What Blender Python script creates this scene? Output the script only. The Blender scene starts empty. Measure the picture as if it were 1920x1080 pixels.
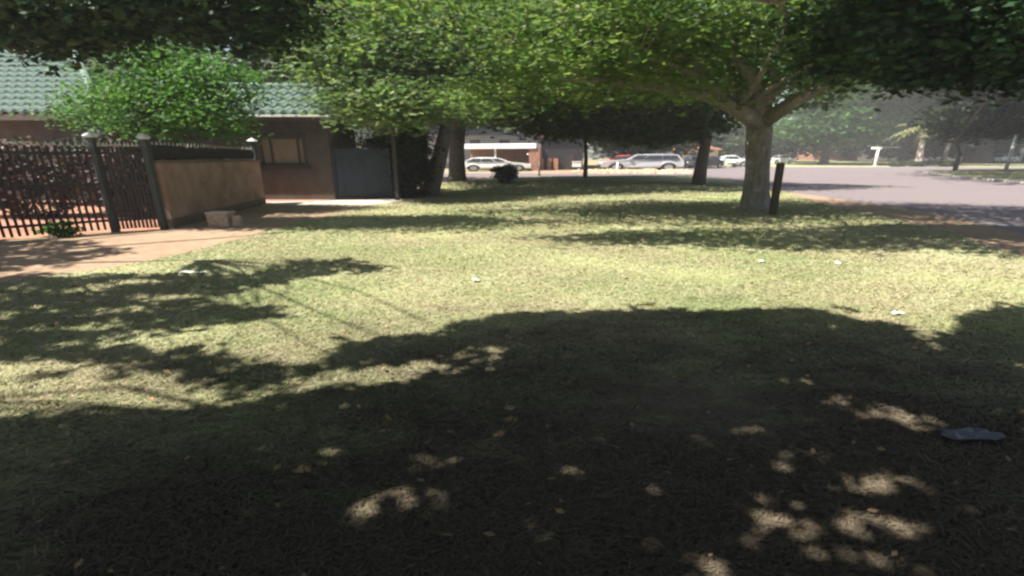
import bpy, math, random
import numpy as np
from mathutils import Vector, Matrix

# ---------------------------------------------------------------- camera
F, CX, CY = 811.0, 960.0, 540.0           # focal length and centre in photograph pixels (1920 x 1080)
HCAM = 1.5
PITCH = math.atan(243.0 / F)
SP, CP = math.sin(PITCH), math.cos(PITCH)
sc = bpy.context.scene
cam_d = bpy.data.cameras.new('camera'); cam = bpy.data.objects.new('camera', cam_d)
sc.collection.objects.link(cam); sc.camera = cam
cam_d.sensor_fit = 'HORIZONTAL'; cam_d.sensor_width = 36.0; cam_d.lens = 36.0 * F / 1920.0
cam_d.clip_start = 0.05; cam_d.clip_end = 3000
cam.location = (0, 0, HCAM); cam.rotation_euler = (math.pi / 2 - PITCH, 0, 0)

# ---------------------------------------------------------------- sky, sun, exposure
SUN_EL = math.radians(53)
SHX, SHY = 0.935, 0.355                    # horizontal direction in which shadows fall
COT = 1 / math.tan(SUN_EL)
SH = np.array([SHX * COT, SHY * COT])     # shadow shift per metre of height
w = bpy.data.worlds.new('World'); sc.world = w; w.use_nodes = True
nt = w.node_tree; bg = nt.nodes['Background']
sky = nt.nodes.new('ShaderNodeTexSky'); sky.sky_type = 'NISHITA'; sky.sun_disc = False
sky.sun_elevation = SUN_EL
sky.sun_rotation = math.atan2(-SHX, -SHY)
sky.air_density = 1.0; sky.dust_density = 1.2
nt.links.new(sky.outputs[0], bg.inputs[0]); bg.inputs[1].default_value = 0.055
sl = bpy.data.lights.new('sun', 'SUN'); sun = bpy.data.objects.new('sun', sl); sc.collection.objects.link(sun)
sl.energy = 5.0; sl.angle = math.radians(0.6); sl.color = (1.0, 0.95, 0.87)
sd = Vector((SHX * math.cos(SUN_EL), SHY * math.cos(SUN_EL), -math.sin(SUN_EL)))
sun.rotation_euler = sd.to_track_quat('-Z', 'Y').to_euler(); sun.location = (-30, 0, 40)
sc.render.engine = 'CYCLES'
vs = sc.view_settings; vs.view_transform = 'Standard'; vs.look = 'None'; vs.gamma = 1; vs.use_curve_mapping = False
vs.exposure = 1.45
cy = sc.cycles
cy.use_denoising = True
cy.max_bounces = 8; cy.diffuse_bounces = 5; cy.transmission_bounces = 5; cy.glossy_bounces = 2; cy.volume_bounces = 0
cy.use_adaptive_sampling = True; cy.sample_clamp_indirect = 4.0
cy.filter_width = 2.5

RNG = np.random.default_rng(7); random.seed(7)

# ---------------------------------------------------------------- measuring
def gp(x, y, z=0.0):
    u, v = (x - CX) / F, (CY - y) / F
    dz = -SP + v * CP; dy = CP + v * SP
    t = (z - HCAM) / dz
    return (u * t, dy * t, z)
def pz(x, y, Y):
    """point of the vertical plane at distance Y seen at a pixel"""
    u, v = (x - CX) / F, (CY - y) / F
    dz = -SP + v * CP; dy = CP + v * SP
    t = Y / dy
    return (u * t, Y, HCAM + dz * t)
def to_px(P):
    P = np.asarray(P, float)
    d = P[:, 1] * CP - (P[:, 2] - HCAM) * SP
    up = P[:, 1] * SP + (P[:, 2] - HCAM) * CP
    return CX + F * P[:, 0] / d, CY - F * up / d
def in_poly(px, py, poly):
    ins = np.zeros(len(px), bool); n = len(poly)
    for i in range(n):
        x0, y0 = poly[i][:2]; x1, y1 = poly[(i + 1) % n][:2]
        c = ((y0 > py) != (y1 > py)) & (px < (x1 - x0) * (py - y0) / ((y1 - y0) or 1e-9) + x0)
        ins ^= c
    return ins

# ---------------------------------------------------------------- materials
MATS = {}
def node_mat(name):
    m = bpy.data.materials.new(name); m.use_nodes = True
    n = m.node_tree; b = n.nodes['Principled BSDF']
    MATS[name] = m
    return m, n, b
def coords(n, scale=(1, 1, 1), kind='Object'):
    tc = n.nodes.new('ShaderNodeTexCoord'); mp = n.nodes.new('ShaderNodeMapping')
    mp.inputs['Scale'].default_value = scale
    n.links.new(tc.outputs[kind], mp.inputs[0]); return mp.outputs[0]
def noise(n, vec, scale, detail=4, rough=0.6):
    t = n.nodes.new('ShaderNodeTexNoise'); t.inputs['Scale'].default_value = scale
    t.inputs['Detail'].default_value = detail; t.inputs['Roughness'].default_value = rough
    n.links.new(vec, t.inputs['Vector']); return t.outputs['Fac']
def ramp(n, fac, stops):
    r = n.nodes.new('ShaderNodeValToRGB'); e = r.color_ramp.elements
    e[0].position, e[0].color = stops[0][0], (*stops[0][1], 1)
    e[1].position, e[1].color = stops[-1][0], (*stops[-1][1], 1)
    for p, c in stops[1:-1]:
        q = e.new(p); q.color = (*c, 1)
    n.links.new(fac, r.inputs[0]); return r.outputs[0]
def mix(n, a, b, fac, mode='MIX'):
    m = n.nodes.new('ShaderNodeMix'); m.data_type = 'RGBA'; m.blend_type = mode
    for sock, val in ((m.inputs[0], fac), (m.inputs[6], a), (m.inputs[7], b)):
        if hasattr(val, 'is_linked'): n.links.new(val, sock)
        elif isinstance(val, (int, float)): sock.default_value = val
        else: sock.default_value = (*val, 1)
    return m.outputs[2]
def bump(n, b, fac, strength=0.4, dist=0.02):
    bp = n.nodes.new('ShaderNodeBump'); bp.inputs['Strength'].default_value = strength
    bp.inputs['Distance'].default_value = dist
    n.links.new(fac, bp.inputs['Height']); n.links.new(bp.outputs[0], b.inputs['Normal'])

def plain(name, col, rough=0.7, metal=0.0, var=0.15, scale=6.0, bstr=0.15, spec=0.3, stretch=(1, 1, 1)):
    m, n, b = node_mat(name)
    v = coords(n, stretch)
    f = noise(n, v, scale, 5)
    lo = tuple(c * (1 - var) for c in col); hi = tuple(min(1, c * (1 + var)) for c in col)
    n.links.new(ramp(n, f, [(0.3, lo), (0.7, hi)]), b.inputs['Base Color'])
    b.inputs['Roughness'].default_value = rough; b.inputs['Metallic'].default_value = metal
    b.inputs['Specular IOR Level'].default_value = spec
    if bstr: bump(n, b, f, bstr, 0.01)
    return m

def leaf_mat(name, cols, trans=0.35, rough=0.55):
    m, n, b = node_mat(name)
    g = n.nodes.new('ShaderNodeNewGeometry')
    k = len(cols)
    c = ramp(n, g.outputs['Random Per Island'], [(i / (k - 1), cols[i]) for i in range(k)])
    v = coords(n, (1, 1, 1))
    c = mix(n, c, tuple(0.62 * x for x in cols[0]), ramp(n, noise(n, v, 0.9, 2), [(0.42, (0, 0, 0)), (0.62, (.8, .8, .8))]))
    n.links.new(c, b.inputs['Base Color']); b.inputs['Roughness'].default_value = rough
    b.inputs['Specular IOR Level'].default_value = 0.2
    t = n.nodes.new('ShaderNodeBsdfTranslucent')
    ct = mix(n, c, (.85, 1.0, 0.4), 1.0, 'MULTIPLY'); n.links.new(ct, t.inputs[0])
    ms = n.nodes.new('ShaderNodeMixShader'); ms.inputs[0].default_value = trans
    out = n.nodes['Material Output']
    n.links.new(b.outputs[0], ms.inputs[1]); n.links.new(t.outputs[0], ms.inputs[2]); n.links.new(ms.outputs[0], out.inputs[0])
    return m

def build_materials():
    leaf_mat('leaf_main', [(.11, .20, .065), (.17, .275, .09), (.25, .33, .125), (.34, .38, .185)], 0.58)
    leaf_mat('leaf_row', [(.11, .195, .065), (.17, .265, .095), (.25, .32, .13), (.33, .365, .19)], 0.52)
    leaf_mat('leaf_garden', [(.075, .175, .045), (.115, .25, .065), (.165, .31, .09)], 0.5)
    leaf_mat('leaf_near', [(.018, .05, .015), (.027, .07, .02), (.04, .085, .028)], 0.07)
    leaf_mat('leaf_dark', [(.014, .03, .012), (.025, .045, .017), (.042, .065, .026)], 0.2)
    leaf_mat('leaf_mid', [(.05, .08, .03), (.08, .115, .04), (.12, .155, .06)], 0.4)
    leaf_mat('leaf_far', [(.025, .05, .017), (.045, .075, .025), (.075, .11, .04)], 0.3)
    leaf_mat('leaf_bright', [(.05, .12, .03), (.075, .165, .04), (.11, .21, .055)], 0.4)
    leaf_mat('leaf_purple', [(.07, .04, .04), (.10, .058, .054), (.085, .062, .045), (.14, .085, .078)], 0.2)
    leaf_mat('palm_leaf', [(.20, .21, .09), (.28, .27, .13), (.36, .33, .18)], 0.3)
    # grass blades
    m, n, b = node_mat('grass_blade')
    g = n.nodes.new('ShaderNodeNewGeometry')
    c = ramp(n, g.outputs['Random Per Island'], [(0, (.21, .26, .11)), (.35, (.30, .33, .16)), (.65, (.40, .40, .23)), (.85, (.50, .46, .31)), (1, (.58, .52, .38))])
    v = coords(n, (0.45, 1, 1))
    c = mix(n, c, (.46, .38, .26), ramp(n, noise(n, v, .8, 5, .7), [(.42, (0, 0, 0)), (.66, (.85, .85, .85))]))
    c = mix(n, c, (.24, .32, .12), ramp(n, noise(n, v, .45, 4, .6), [(.36, (.7, .7, .7)), (.5, (0, 0, 0))]))
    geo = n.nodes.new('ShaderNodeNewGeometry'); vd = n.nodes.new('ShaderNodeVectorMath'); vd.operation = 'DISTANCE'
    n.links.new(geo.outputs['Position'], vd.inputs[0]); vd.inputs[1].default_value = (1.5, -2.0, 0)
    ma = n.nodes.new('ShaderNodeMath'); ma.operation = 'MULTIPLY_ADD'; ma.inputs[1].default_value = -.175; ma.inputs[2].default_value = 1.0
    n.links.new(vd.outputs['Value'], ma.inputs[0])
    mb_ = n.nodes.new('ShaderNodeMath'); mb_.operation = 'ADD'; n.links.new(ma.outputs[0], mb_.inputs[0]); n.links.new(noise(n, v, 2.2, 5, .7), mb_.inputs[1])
    c = mix(n, c, (.17, .135, .10), ramp(n, mb_.outputs[0], [(.35, (0, 0, 0)), (.75, (.88, .88, .88))]))  # dead brown blades near the tree, also darkened to deepen its shade
    n.links.new(c, b.inputs['Base Color']); b.inputs['Roughness'].default_value = .6; b.inputs['Specular IOR Level'].default_value = .1
    t = n.nodes.new('ShaderNodeBsdfTranslucent'); n.links.new(c, t.inputs[0])
    ms = n.nodes.new('ShaderNodeMixShader'); ms.inputs[0].default_value = .3
    n.links.new(b.outputs[0], ms.inputs[1]); n.links.new(t.outputs[0], ms.inputs[2]); n.links.new(ms.outputs[0], n.nodes['Material Output'].inputs[0])
    # lawn turf, and brown earth darkened round the shade tree to deepen its shade
    m, n, b = node_mat('turf')
    v = coords(n, (0.45, 1, 1))
    fine = noise(n, v, 55, 6, .75); mid = noise(n, v, 1.4, 5, .65); big = noise(n, v, .35, 3)
    c = ramp(n, fine, [(.25, (.22, .22, .12)), (.48, (.36, .36, .20)), (.62, (.45, .43, .26)), (.8, (.55, .50, .34))])
    c = mix(n, c, (.36, .28, .16), ramp(n, mid, [(.5, (0, 0, 0)), (.75, (.7, .7, .7))]))
    c = mix(n, c, (.27, .31, .11), ramp(n, big, [(.4, (.45, .45, .45)), (.62, (0, 0, 0))]))
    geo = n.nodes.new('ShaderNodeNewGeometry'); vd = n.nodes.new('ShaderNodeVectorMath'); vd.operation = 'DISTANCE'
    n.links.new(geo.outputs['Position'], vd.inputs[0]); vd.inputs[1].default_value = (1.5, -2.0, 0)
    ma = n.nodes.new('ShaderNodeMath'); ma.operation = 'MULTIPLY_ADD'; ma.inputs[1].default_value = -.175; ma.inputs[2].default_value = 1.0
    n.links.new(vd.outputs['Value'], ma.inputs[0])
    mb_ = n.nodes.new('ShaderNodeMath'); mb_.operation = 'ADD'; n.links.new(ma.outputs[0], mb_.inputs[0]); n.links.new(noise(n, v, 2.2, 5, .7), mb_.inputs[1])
    soil_shade = ramp(n, fine, [(.3, (.095, .068, .055)), (.6, (.17, .125, .10)), (.8, (.25, .195, .155))])
    c = mix(n, c, soil_shade, ramp(n, mb_.outputs[0], [(.35, (0, 0, 0)), (.75, (.9, .9, .9))]))
    n.links.new(c, b.inputs['Base Color']); b.inputs['Roughness'].default_value = .95; b.inputs['Specular IOR Level'].default_value = .05
    bump(n, b, fine, .7, .03)
    # bare earth
    for nm, c0, c1, c2 in (('dirt', (.25, .165, .11), (.33, .235, .16), (.40, .30, .215)), ('yard_soil', (.30, .135, .09), (.40, .20, .135), (.46, .27, .19)),
                           ('base_ground', (.26, .21, .13), (.34, .28, .17), (.40, .33, .22)), ('rubble', (.36, .24, .16), (.52, .38, .26), (.62, .50, .38))):
        m, n, b = node_mat(nm)
        v = coords(n, (0.45, 1, 1)); f = noise(n, v, 9, 8, .7); f2 = noise(n, v, .9, 4)
        c = ramp(n, f, [(.3, c0), (.5, c1), (.72, c2)])
        c = mix(n, c, tuple(.75 * k for k in c0), ramp(n, f2, [(.5, (0, 0, 0)), (.75, (.5, .5, .5))]))
        n.links.new(c, b.inputs['Base Color']); b.inputs['Roughness'].default_value = .95; b.inputs['Specular IOR Level'].default_value = .05
        bump(n, b, f, .5, .03)
    m, n, b = node_mat('asphalt')
    v = coords(n, (0.45, 1, 1)); f = noise(n, v, 40, 5, .7); f2 = noise(n, v, .25, 4)
    c = ramp(n, f, [(.3, (.165, .137, .14)), (.7, (.22, .188, .192))])
    c = mix(n, c, (.215, .175, .16), ramp(n, f2, [(.45, (0, 0, 0)), (.7, (.7, .7, .7))]))
    n.links.new(c, b.inputs['Base Color']); b.inputs['Roughness'].default_value = .9; b.inputs['Specular IOR Level'].default_value = .15
    bump(n, b, f, .3, .01)
    m, n, b = node_mat('bark')
    v = coords(n, (3, 3, .7)); f = noise(n, v, 5, 8, .7)
    vv = coords(n, (1, 1, 1)); f2 = noise(n, vv, 3.0, 3)
    c = ramp(n, f, [(.3, (.16, .14, .12)), (.55, (.27, .245, .22)), (.75, (.38, .355, .33))])
    c = mix(n, c, (.48, .46, .43), ramp(n, f2, [(.56, (0, 0, 0)), (.68, (.6, .6, .6))]))
    n.links.new(c, b.inputs['Base Color']); b.inputs['Roughness'].default_value = .9; b.inputs['Specular IOR Level'].default_value = .1
    bump(n, b, f, .9, .05)
    plain('bark_pale', (.45, .38, .33), .9, var=.25, scale=5, bstr=.5)
    plain('bark_dark', (.11, .095, .082), .9, var=.35, scale=6, bstr=.6)
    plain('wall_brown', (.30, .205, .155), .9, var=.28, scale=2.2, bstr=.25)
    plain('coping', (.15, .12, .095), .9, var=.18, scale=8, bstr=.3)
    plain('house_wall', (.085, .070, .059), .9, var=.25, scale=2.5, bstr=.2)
    plain('fascia', (.10, .08, .06), .6, var=.1)
    plain('soffit', (.12, .10, .08), .8, var=.08)
    plain('gutter', (.62, .63, .60), .4, var=.08)
    plain('roof_tile', (.15, .21, .175), .8, var=.22, scale=1.3, bstr=.3)
    plain('frame_dark', (.05, .04, .035), .5, var=.2)
    plain('curtain', (.22, .17, .11), .9, var=.15, scale=2, stretch=(5, 1, 1))
    plain('fence_paint', (.035, .034, .036), .45, .2, var=.3, scale=12)
    plain('fence_post', (.05, .06, .058), .55, .1, var=.25, scale=8)
    plain('tip_paint', (.50, .46, .43), .6, var=.2, scale=8)
    plain('post_cap', (.62, .64, .60), .6, var=.15, scale=8)
    plain('gate_blue', (.035, .05, .075), .5, .2, var=.25, scale=3)
    plain('concrete', (.48, .43, .37), .9, var=.15, scale=6, bstr=.3)
    plain('kerb', (.52, .47, .43), .9, var=.15, scale=5, bstr=.3)
    plain('stone', (.42, .31, .24), .9, var=.3, scale=9, bstr=.6)
    plain('stake_wood', (.075, .058, .045), .9, var=.3, scale=14, bstr=.6, stretch=(4, 4, .6))
    plain('white_paint', (.80, .80, .79), .5, var=.05)
    plain('grey_wall', (.34, .32, .32), .85, var=.08, scale=1)
    plain('grey_roof', (.24, .235, .24), .7, var=.1, scale=1)
    plain('brick_red', (.24, .125, .085), .9, var=.25, scale=3, bstr=.3)
    plain('dark_grey', (.028, .028, .032), .7, var=.15, scale=1)
    plain('orange_pillar', (.42, .20, .12), .85, var=.2, scale=2)
    plain('pink_wall', (.55, .40, .33), .9, var=.1, scale=1)
    plain('terracotta', (.30, .13, .085), .85, var=.25, scale=2)
    plain('cream_wall', (.66, .56, .46), .9, var=.08, scale=1)
    plain('pole_metal', (.50, .52, .51), .45, .3, var=.1)
    plain('pole_dark', (.09, .09, .09), .5, .3, var=.1)
    plain('car_white', (.78, .78, .78), .25, 0, var=.02, spec=.6, bstr=0)
    plain('car_silver', (.50, .51, .53), .3, .35, var=.03, spec=.6, bstr=0)
    plain('car_dark', (.05, .055, .06), .25, .2, var=.05, spec=.6, bstr=0)
    plain('car_red', (.48, .06, .05), .25, 0, var=.04, spec=.6, bstr=0)
    plain('glass', (.03, .035, .04), .08, 0, var=.05, spec=.7, bstr=0)
    plain('tyre', (.02, .02, .02), .9, var=.2)
    plain('rim', (.45, .46, .47), .35, .7, var=.1)
    plain('lamp_red', (.45, .02, .02), .3, var=.05, bstr=0)
    plain('lamp_clear', (.75, .76, .76), .2, var=.05, bstr=0)
    plain('plastic_black', (.03, .03, .03), .6, var=.1)
    plain('paper', (.78, .77, .73), .8, var=.06)
    plain('plastic_grey', (.13, .125, .145), .5, var=.1, scale=5)
    plain('dry_leaf', (.30, .19, .10), .8, var=.35, scale=30)
build_materials()

# ---------------------------------------------------------------- mesh helpers
COL = sc.collection
class MB:
    def __init__(s): s.v = []; s.f = []
    def add(s, vs, fs):
        o = len(s.v); s.v += [tuple(q) for q in vs]; s.f += [tuple(o + i for i in f) for f in fs]; return s
    def box(s, x0, x1, y0, y1, z0, z1):
        return s.add([(x0, y0, z0), (x1, y0, z0), (x1, y1, z0), (x0, y1, z0), (x0, y0, z1), (x1, y0, z1), (x1, y1, z1), (x0, y1, z1)],
                     [(0, 3, 2, 1), (4, 5, 6, 7), (0, 1, 5, 4), (1, 2, 6, 5), (2, 3, 7, 6), (3, 0, 4, 7)])
    def beam(s, a, b, wd, ht, up=(0, 0, 1)):
        a, b = Vector(a), Vector(b); d = (b - a).normalized(); up = Vector(up)
        side = d.cross(up).normalized() * (wd / 2); u2 = side.cross(d).normalized() * (ht / 2)
        q = [p + sgn * side + t * u2 for p in (a, b) for sgn, t in ((-1, -1), (1, -1), (1, 1), (-1, 1))]
        return s.add(q, [(0, 1, 2, 3), (7, 6, 5, 4), (0, 4, 5, 1), (1, 5, 6, 2), (2, 6, 7, 3), (3, 7, 4, 0)])
    def tube(s, pts, rads, n=8, cap=True, sq=1.0):
        pts = [Vector(p) for p in pts]; rings = []
        for i, p in enumerate(pts):
            d = (pts[min(i + 1, len(pts) - 1)] - pts[max(i - 1, 0)]).normalized()
            ref = Vector((0, 0, 1)) if abs(d.z) < .9 else Vector((0, 1, 0))
            a = d.cross(ref).normalized(); b = d.cross(a).normalized()
            rings.append([p + (a * math.cos(2 * math.pi * k / n) + b * math.sin(2 * math.pi * k / n)) * rads[i] for k in range(n)])
        vs = [q for r in rings for q in r]; fs = []
        for i in range(len(pts) - 1):
            for k in range(n):
                fs.append((i * n + k, i * n + (k + 1) % n, (i + 1) * n + (k + 1) % n, (i + 1) * n + k))
        if cap: fs += [tuple(range(n - 1, -1, -1)), tuple((len(pts) - 1) * n + k for k in range(n))]
        return s.add(vs, fs)
    def poly(s, pts): return s.add(pts, [tuple(range(len(pts)))])
    def prism(s, pts, z0, z1):
        n = len(pts)
        return s.add([(p[0], p[1], z0) for p in pts] + [(p[0], p[1], z1) for p in pts],
                     [tuple(range(n - 1, -1, -1)), tuple(range(n, 2 * n))] + [(i, (i + 1) % n, n + (i + 1) % n, n + i) for i in range(n)])
    def mesh(s, name, mat, smooth=False):
        me = bpy.data.meshes.new(name); me.from_pydata(s.v, [], s.f); me.materials.append(MATS[mat])
        if smooth: me.polygons.foreach_set('use_smooth', [True] * len(me.polygons))
        me.update(); return me
    def build(s, name, mat, parent=None, smooth=False, loc=None):
        return obj(name, s.mesh(name, mat, smooth), parent, loc)
def obj(name, me, parent=None, loc=None):
    o = bpy.data.objects.new(name, me); COL.objects.link(o)
    if parent is not None: o.parent = parent
    if loc is not None: o.location = loc
    return o
def empty(name, loc=(0, 0, 0), rz=0.0):
    o = bpy.data.objects.new(name, None); COL.objects.link(o); o.location = loc; o.rotation_euler = (0, 0, rz)
    o.empty_display_size = .2; return o
def tag(o, label=None, cat=None, group=None, kind=None):
    if label: o['label'] = label
    if cat: o['category'] = cat
    if group: o['group'] = group
    if kind: o['kind'] = kind
    return o
def np_mesh(name, V, nper, mat, extra_faces=None):
    """mesh of equal separate faces with nper corners each"""
    me = bpy.data.meshes.new(name); n = len(V); k = n // nper
    me.vertices.add(n); me.vertices.foreach_set('co', np.ascontiguousarray(V, np.float32).ravel())
    me.loops.add(n); me.loops.foreach_set('vertex_index', np.arange(n, dtype=np.int32))
    me.polygons.add(k); me.polygons.foreach_set('loop_start', np.arange(0, n, nper, dtype=np.int32))
    me.materials.append(MATS[mat]); me.update(calc_edges=True); me.validate(); return me

# ---------------------------------------------------------------- foliage
def leaves(C, per, sig, size, stretch=1.5, flat=0.55):
    """kite leaves scattered round cluster centres C"""
    n = len(C) * per
    c = np.repeat(C, per, 0) + RNG.normal(0, 1, (n, 3)) * np.array([sig * stretch, sig, sig * flat])
    nr = RNG.normal(0, .8, (n, 3)); nr[:, 2] += .8; nr[:, 1] -= .25; nr /= np.linalg.norm(nr, axis=1)[:, None]
    a = RNG.uniform(0, 2 * np.pi, n); d = np.stack([np.cos(a), np.sin(a), RNG.normal(-.25, .3, n)], 1)
    d -= nr * np.sum(d * nr, 1)[:, None]; d /= np.linalg.norm(d, axis=1)[:, None]
    sd_ = np.cross(nr, d)
    L = (size * RNG.uniform(.6, 1.35, n))[:, None]
    V = np.empty((n, 4, 3))
    V[:, 0] = c - d * L * .5; V[:, 1] = c + sd_ * L * .27 - nr * L * .05; V[:, 2] = c + d * L * .5; V[:, 3] = c - sd_ * L * .27 - nr * L * .05
    off = V - c[:, None, :]; off[:, :, 0] *= stretch
    return (c[:, None, :] + off).reshape(-1, 3)
def lobe_clusters(lobes):
    out = []
    for cx, cy_, cz, rx, ry, rz, k in lobes:
        d = RNG.normal(0, 1, (k, 3)); d /= np.linalg.norm(d, axis=1)[:, None]
        r = RNG.uniform(.12, 1, k) ** .42
        wob = 1 + .16 * np.sin(d[:, 0] * 5 + cx) + .14 * np.sin(d[:, 2] * 6 + cy_) + .1 * RNG.normal(0, 1, k)
        p = d * (r * wob)[:, None] * np.array([rx, ry, rz]) + np.array([cx, cy_, cz])
        out.append(p)
    return np.concatenate(out)
def shade_clusters(poly_ground, holes_px, k, zlo, zhi):
    """branch ends standing between the sun and a patch of ground"""
    P = np.array([q[:2] for q in poly_ground]); lo, hi = P.min(0), P.max(0); out = []
    while len(out) < k:
        q = RNG.uniform(lo, hi, (k, 2)); q = q[in_poly(q[:, 0], q[:, 1], poly_ground)]
        x, y = to_px(np.c_[q, np.zeros(len(q))])
        ok = np.ones(len(q), bool)
        for hx, hy, rx, ry in holes_px:
            c_ = gp(hx, hy); ax = abs(gp(hx + rx, hy)[0] - c_[0]) + .045; ay = abs(gp(hx, hy - ry)[1] - gp(hx, hy + ry)[1]) / 2 + .045
            ok &= ((q[:, 0] - c_[0]) / ax) ** 2 + ((q[:, 1] - c_[1]) / ay) ** 2 > 1
        q = q[ok]; loose = RNG.uniform(0, 1, len(q)) < .10
        q[loose] += RNG.normal(0, 1, (int(loose.sum()), 2)) * np.array([.30, .12])
        z = RNG.uniform(zlo, zhi, len(q))
        out += list(np.c_[q - SH[None, :] * z[:, None], z])
    return np.array(out[:k])
def bend(a, b, k=5, sag=.12):
    a, b = Vector(a), Vector(b); L = (b - a).length; pts = []
    j = Vector((random.uniform(-1, 1), random.uniform(-1, 1), random.uniform(-.3, 1))) * L * sag
    for i in range(k + 1):
        t = i / k; pts.append(a.lerp(b, t) + j * math.sin(math.pi * t) + Vector((random.uniform(-1, 1), random.uniform(-1, 1), random.uniform(-1, 1))) * L * .02 * math.sin(math.pi * t))
    return pts
def trunk_mesh(paths, limbs, bark, twigs=None):
    m = MB()
    for pts, rads in paths: m.tube(pts, rads, 12)
    for a, b, r0, r1 in limbs:
        p = bend(a, b); m.tube(p, [r0 + (r1 - r0) * i / (len(p) - 1) for i in range(len(p))], 7)
    for a, b, r0, r1 in (twigs or []):
        p = bend(a, b, 3); m.tube(p, [r0 + (r1 - r0) * i / 3 for i in range(4)], 5, cap=False)
    return m
def tree(name, label, base, paths, clusters, leaf, per, sig, size, bark='bark', nlimb=8, ntwig=40, r_limb=.12, stretch=1.5, group=None, fork=None, extra_limbs=(), flat=.55):
    o = empty(name, base); tag(o, label, 'tree', group)
    off = np.array(base)
    fork = Vector(fork if fork is not None else paths[0][0][-1])
    idx = RNG.choice(len(clusters), min(nlimb + ntwig, len(clusters)), replace=False)
    ends = [Vector(clusters[i]) for i in idx]
    limbs = [(fork, fork.lerp(e, .85), r_limb * random.uniform(.6, 1), r_limb * .25) for e in ends[:nlimb]]
    nodes = [fork.lerp(e, t) for e in ends[:nlimb] for t in (.45, .65, .85)] or [fork]
    tw = []
    for e in ends[nlimb:]:
        q = min(nodes, key=lambda p: (p - e).length); tw.append((q, e, r_limb * .25, r_limb * .06))
    m = trunk_mesh(paths, limbs + list(extra_limbs), bark, tw)
    m.v = [tuple(Vector(p) - Vector(base)) for p in m.v]
    m.build('trunk', bark, o, smooth=True)
    V = leaves(clusters, per, sig, size, stretch, flat) - off
    obj('crown', np_mesh('crown', V, 4, leaf), o)
    return o

def sheet(name, pts, z, mat, kind='structure', thick=None):
    m = MB()
    if thick: m.prism(pts, z - thick, z)
    else: m.poly([(p[0], p[1], z) for p in pts])
    o = m.build(name, mat); tag(o, kind=kind); return o

# ================================================================ SETTING
tag(MB().poly([(-900, -300, 0), (900, -300, 0), (900, 78, 0), (-900, 78, 0)])
    .add([(-900, 78, 0), (900, 78, 0), (900, 130, 1.0), (-900, 130, 1.0)], [(0, 1, 2, 3)])
    .add([(-900, 130, 1.0), (900, 130, 1.0), (900, 1500, 1.0), (-900, 1500, 1.0)], [(0, 1, 2, 3)]).build('ground', 'base_ground'), kind='structure')

g = lambda *ps: [gp(x, y)[:2] for x, y in ps]
road_pts = g((1920, 484), (1770, 433), (1560, 388), (1480, 361), (1345, 334), (1300, 331.5), (1000, 331.5), (860, 334)) + [(-30, 33), (-60, 33), (-60, 46.5), (-10, 46.5), (4, 47.5), (19, 50), (24, 57), (26, 77), (60, 77), (160, 74), (160, -20), (9, -20), (8.6, 0)]
sheet('road', road_pts, .004, 'asphalt')
# worn sandy margin beside the road
sheet('road_margin', g((1478, 361), (1560, 371), (1640, 384), (1740, 398), (1920, 440), (2100, 500), (1920, 486), (1760, 434), (1560, 389), (1500, 369)), .009, 'dirt')
lawn_edge_l = g((0, 532), (110, 516), (215, 502), (330, 480), (400, 462), (470, 444), (545, 423), (620, 405), (690, 388), (760, 376), (850, 369), (800, 358), (830, 345), (870, 338), (1000, 331.6), (1300, 331.6), (1345, 334.5), (1480, 362), (1545, 385), (1640, 405), (1770, 434), (1920, 484))
LAWN = [(-30, -8), (-30, 2.2), (-12, 3.6), (-8, 4.6)] + lawn_edge_l + [(8.3, 3), (8.3, -8)]
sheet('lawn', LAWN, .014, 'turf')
sheet('dirt_path', [(-30, 2.0), (-30, 8), (-12, 7.0)] + g((0, 458), (215, 437), (310, 431), (490, 383), (700, 376), (800, 370), (850, 366)) + [q for q in reversed([(-12, 3.5), (-8, 4.5)] + lawn_edge_l[:11])], .009, 'dirt')
sheet('driveway', g((488, 379.5), (780, 374), (800, 378), (680, 385.5), (492, 386.5)), .018, 'concrete')
sheet('yard_paving', [(-60, 2)] + [(-13, 6.3)] + g((0, 452), (215, 436), (308, 431), (488, 384), (640, 374)) + [(-6.7, 30), (-60, 30)], .012, 'yard_soil')
# far verge that rises towards the houses
vg = MB()
vg.add([(26, 77, .03), (60, 77, .03), (160, 74, .03), (240, 74, .03), (26, 130, 1.03), (60, 130, 1.03), (160, 130, 1.03), (300, 130, 1.03)],
       [(0, 1, 5, 4), (1, 2, 6, 5), (2, 3, 7, 6)])
tag(vg.build('verge', 'turf'), kind='structure')
kb = MB()
kp = [(26, 76.7), (60, 76.7), (160, 73.7), (240, 73.7)]
for a, b in zip(kp[:-1], kp[1:]): kb.beam((*a, .06), (*b, .06), .5, .13)
tag(kb.build('kerb', 'kerb'), kind='structure')
# traffic island at the right
isl = g((1735, 325), (1790, 320), (1920, 318), (2150, 319), (2300, 332), (2100, 348), (1920, 344), (1800, 333))
sheet('traffic_island', isl, .10, 'turf', thick=.10)
ik = MB()
for a, b in zip(isl, isl[1:] + isl[:1]): ik.beam((*a, .05), (*b, .05), .35, .13)
tag(ik.build('island_kerb', 'kerb'), kind='structure')

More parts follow.
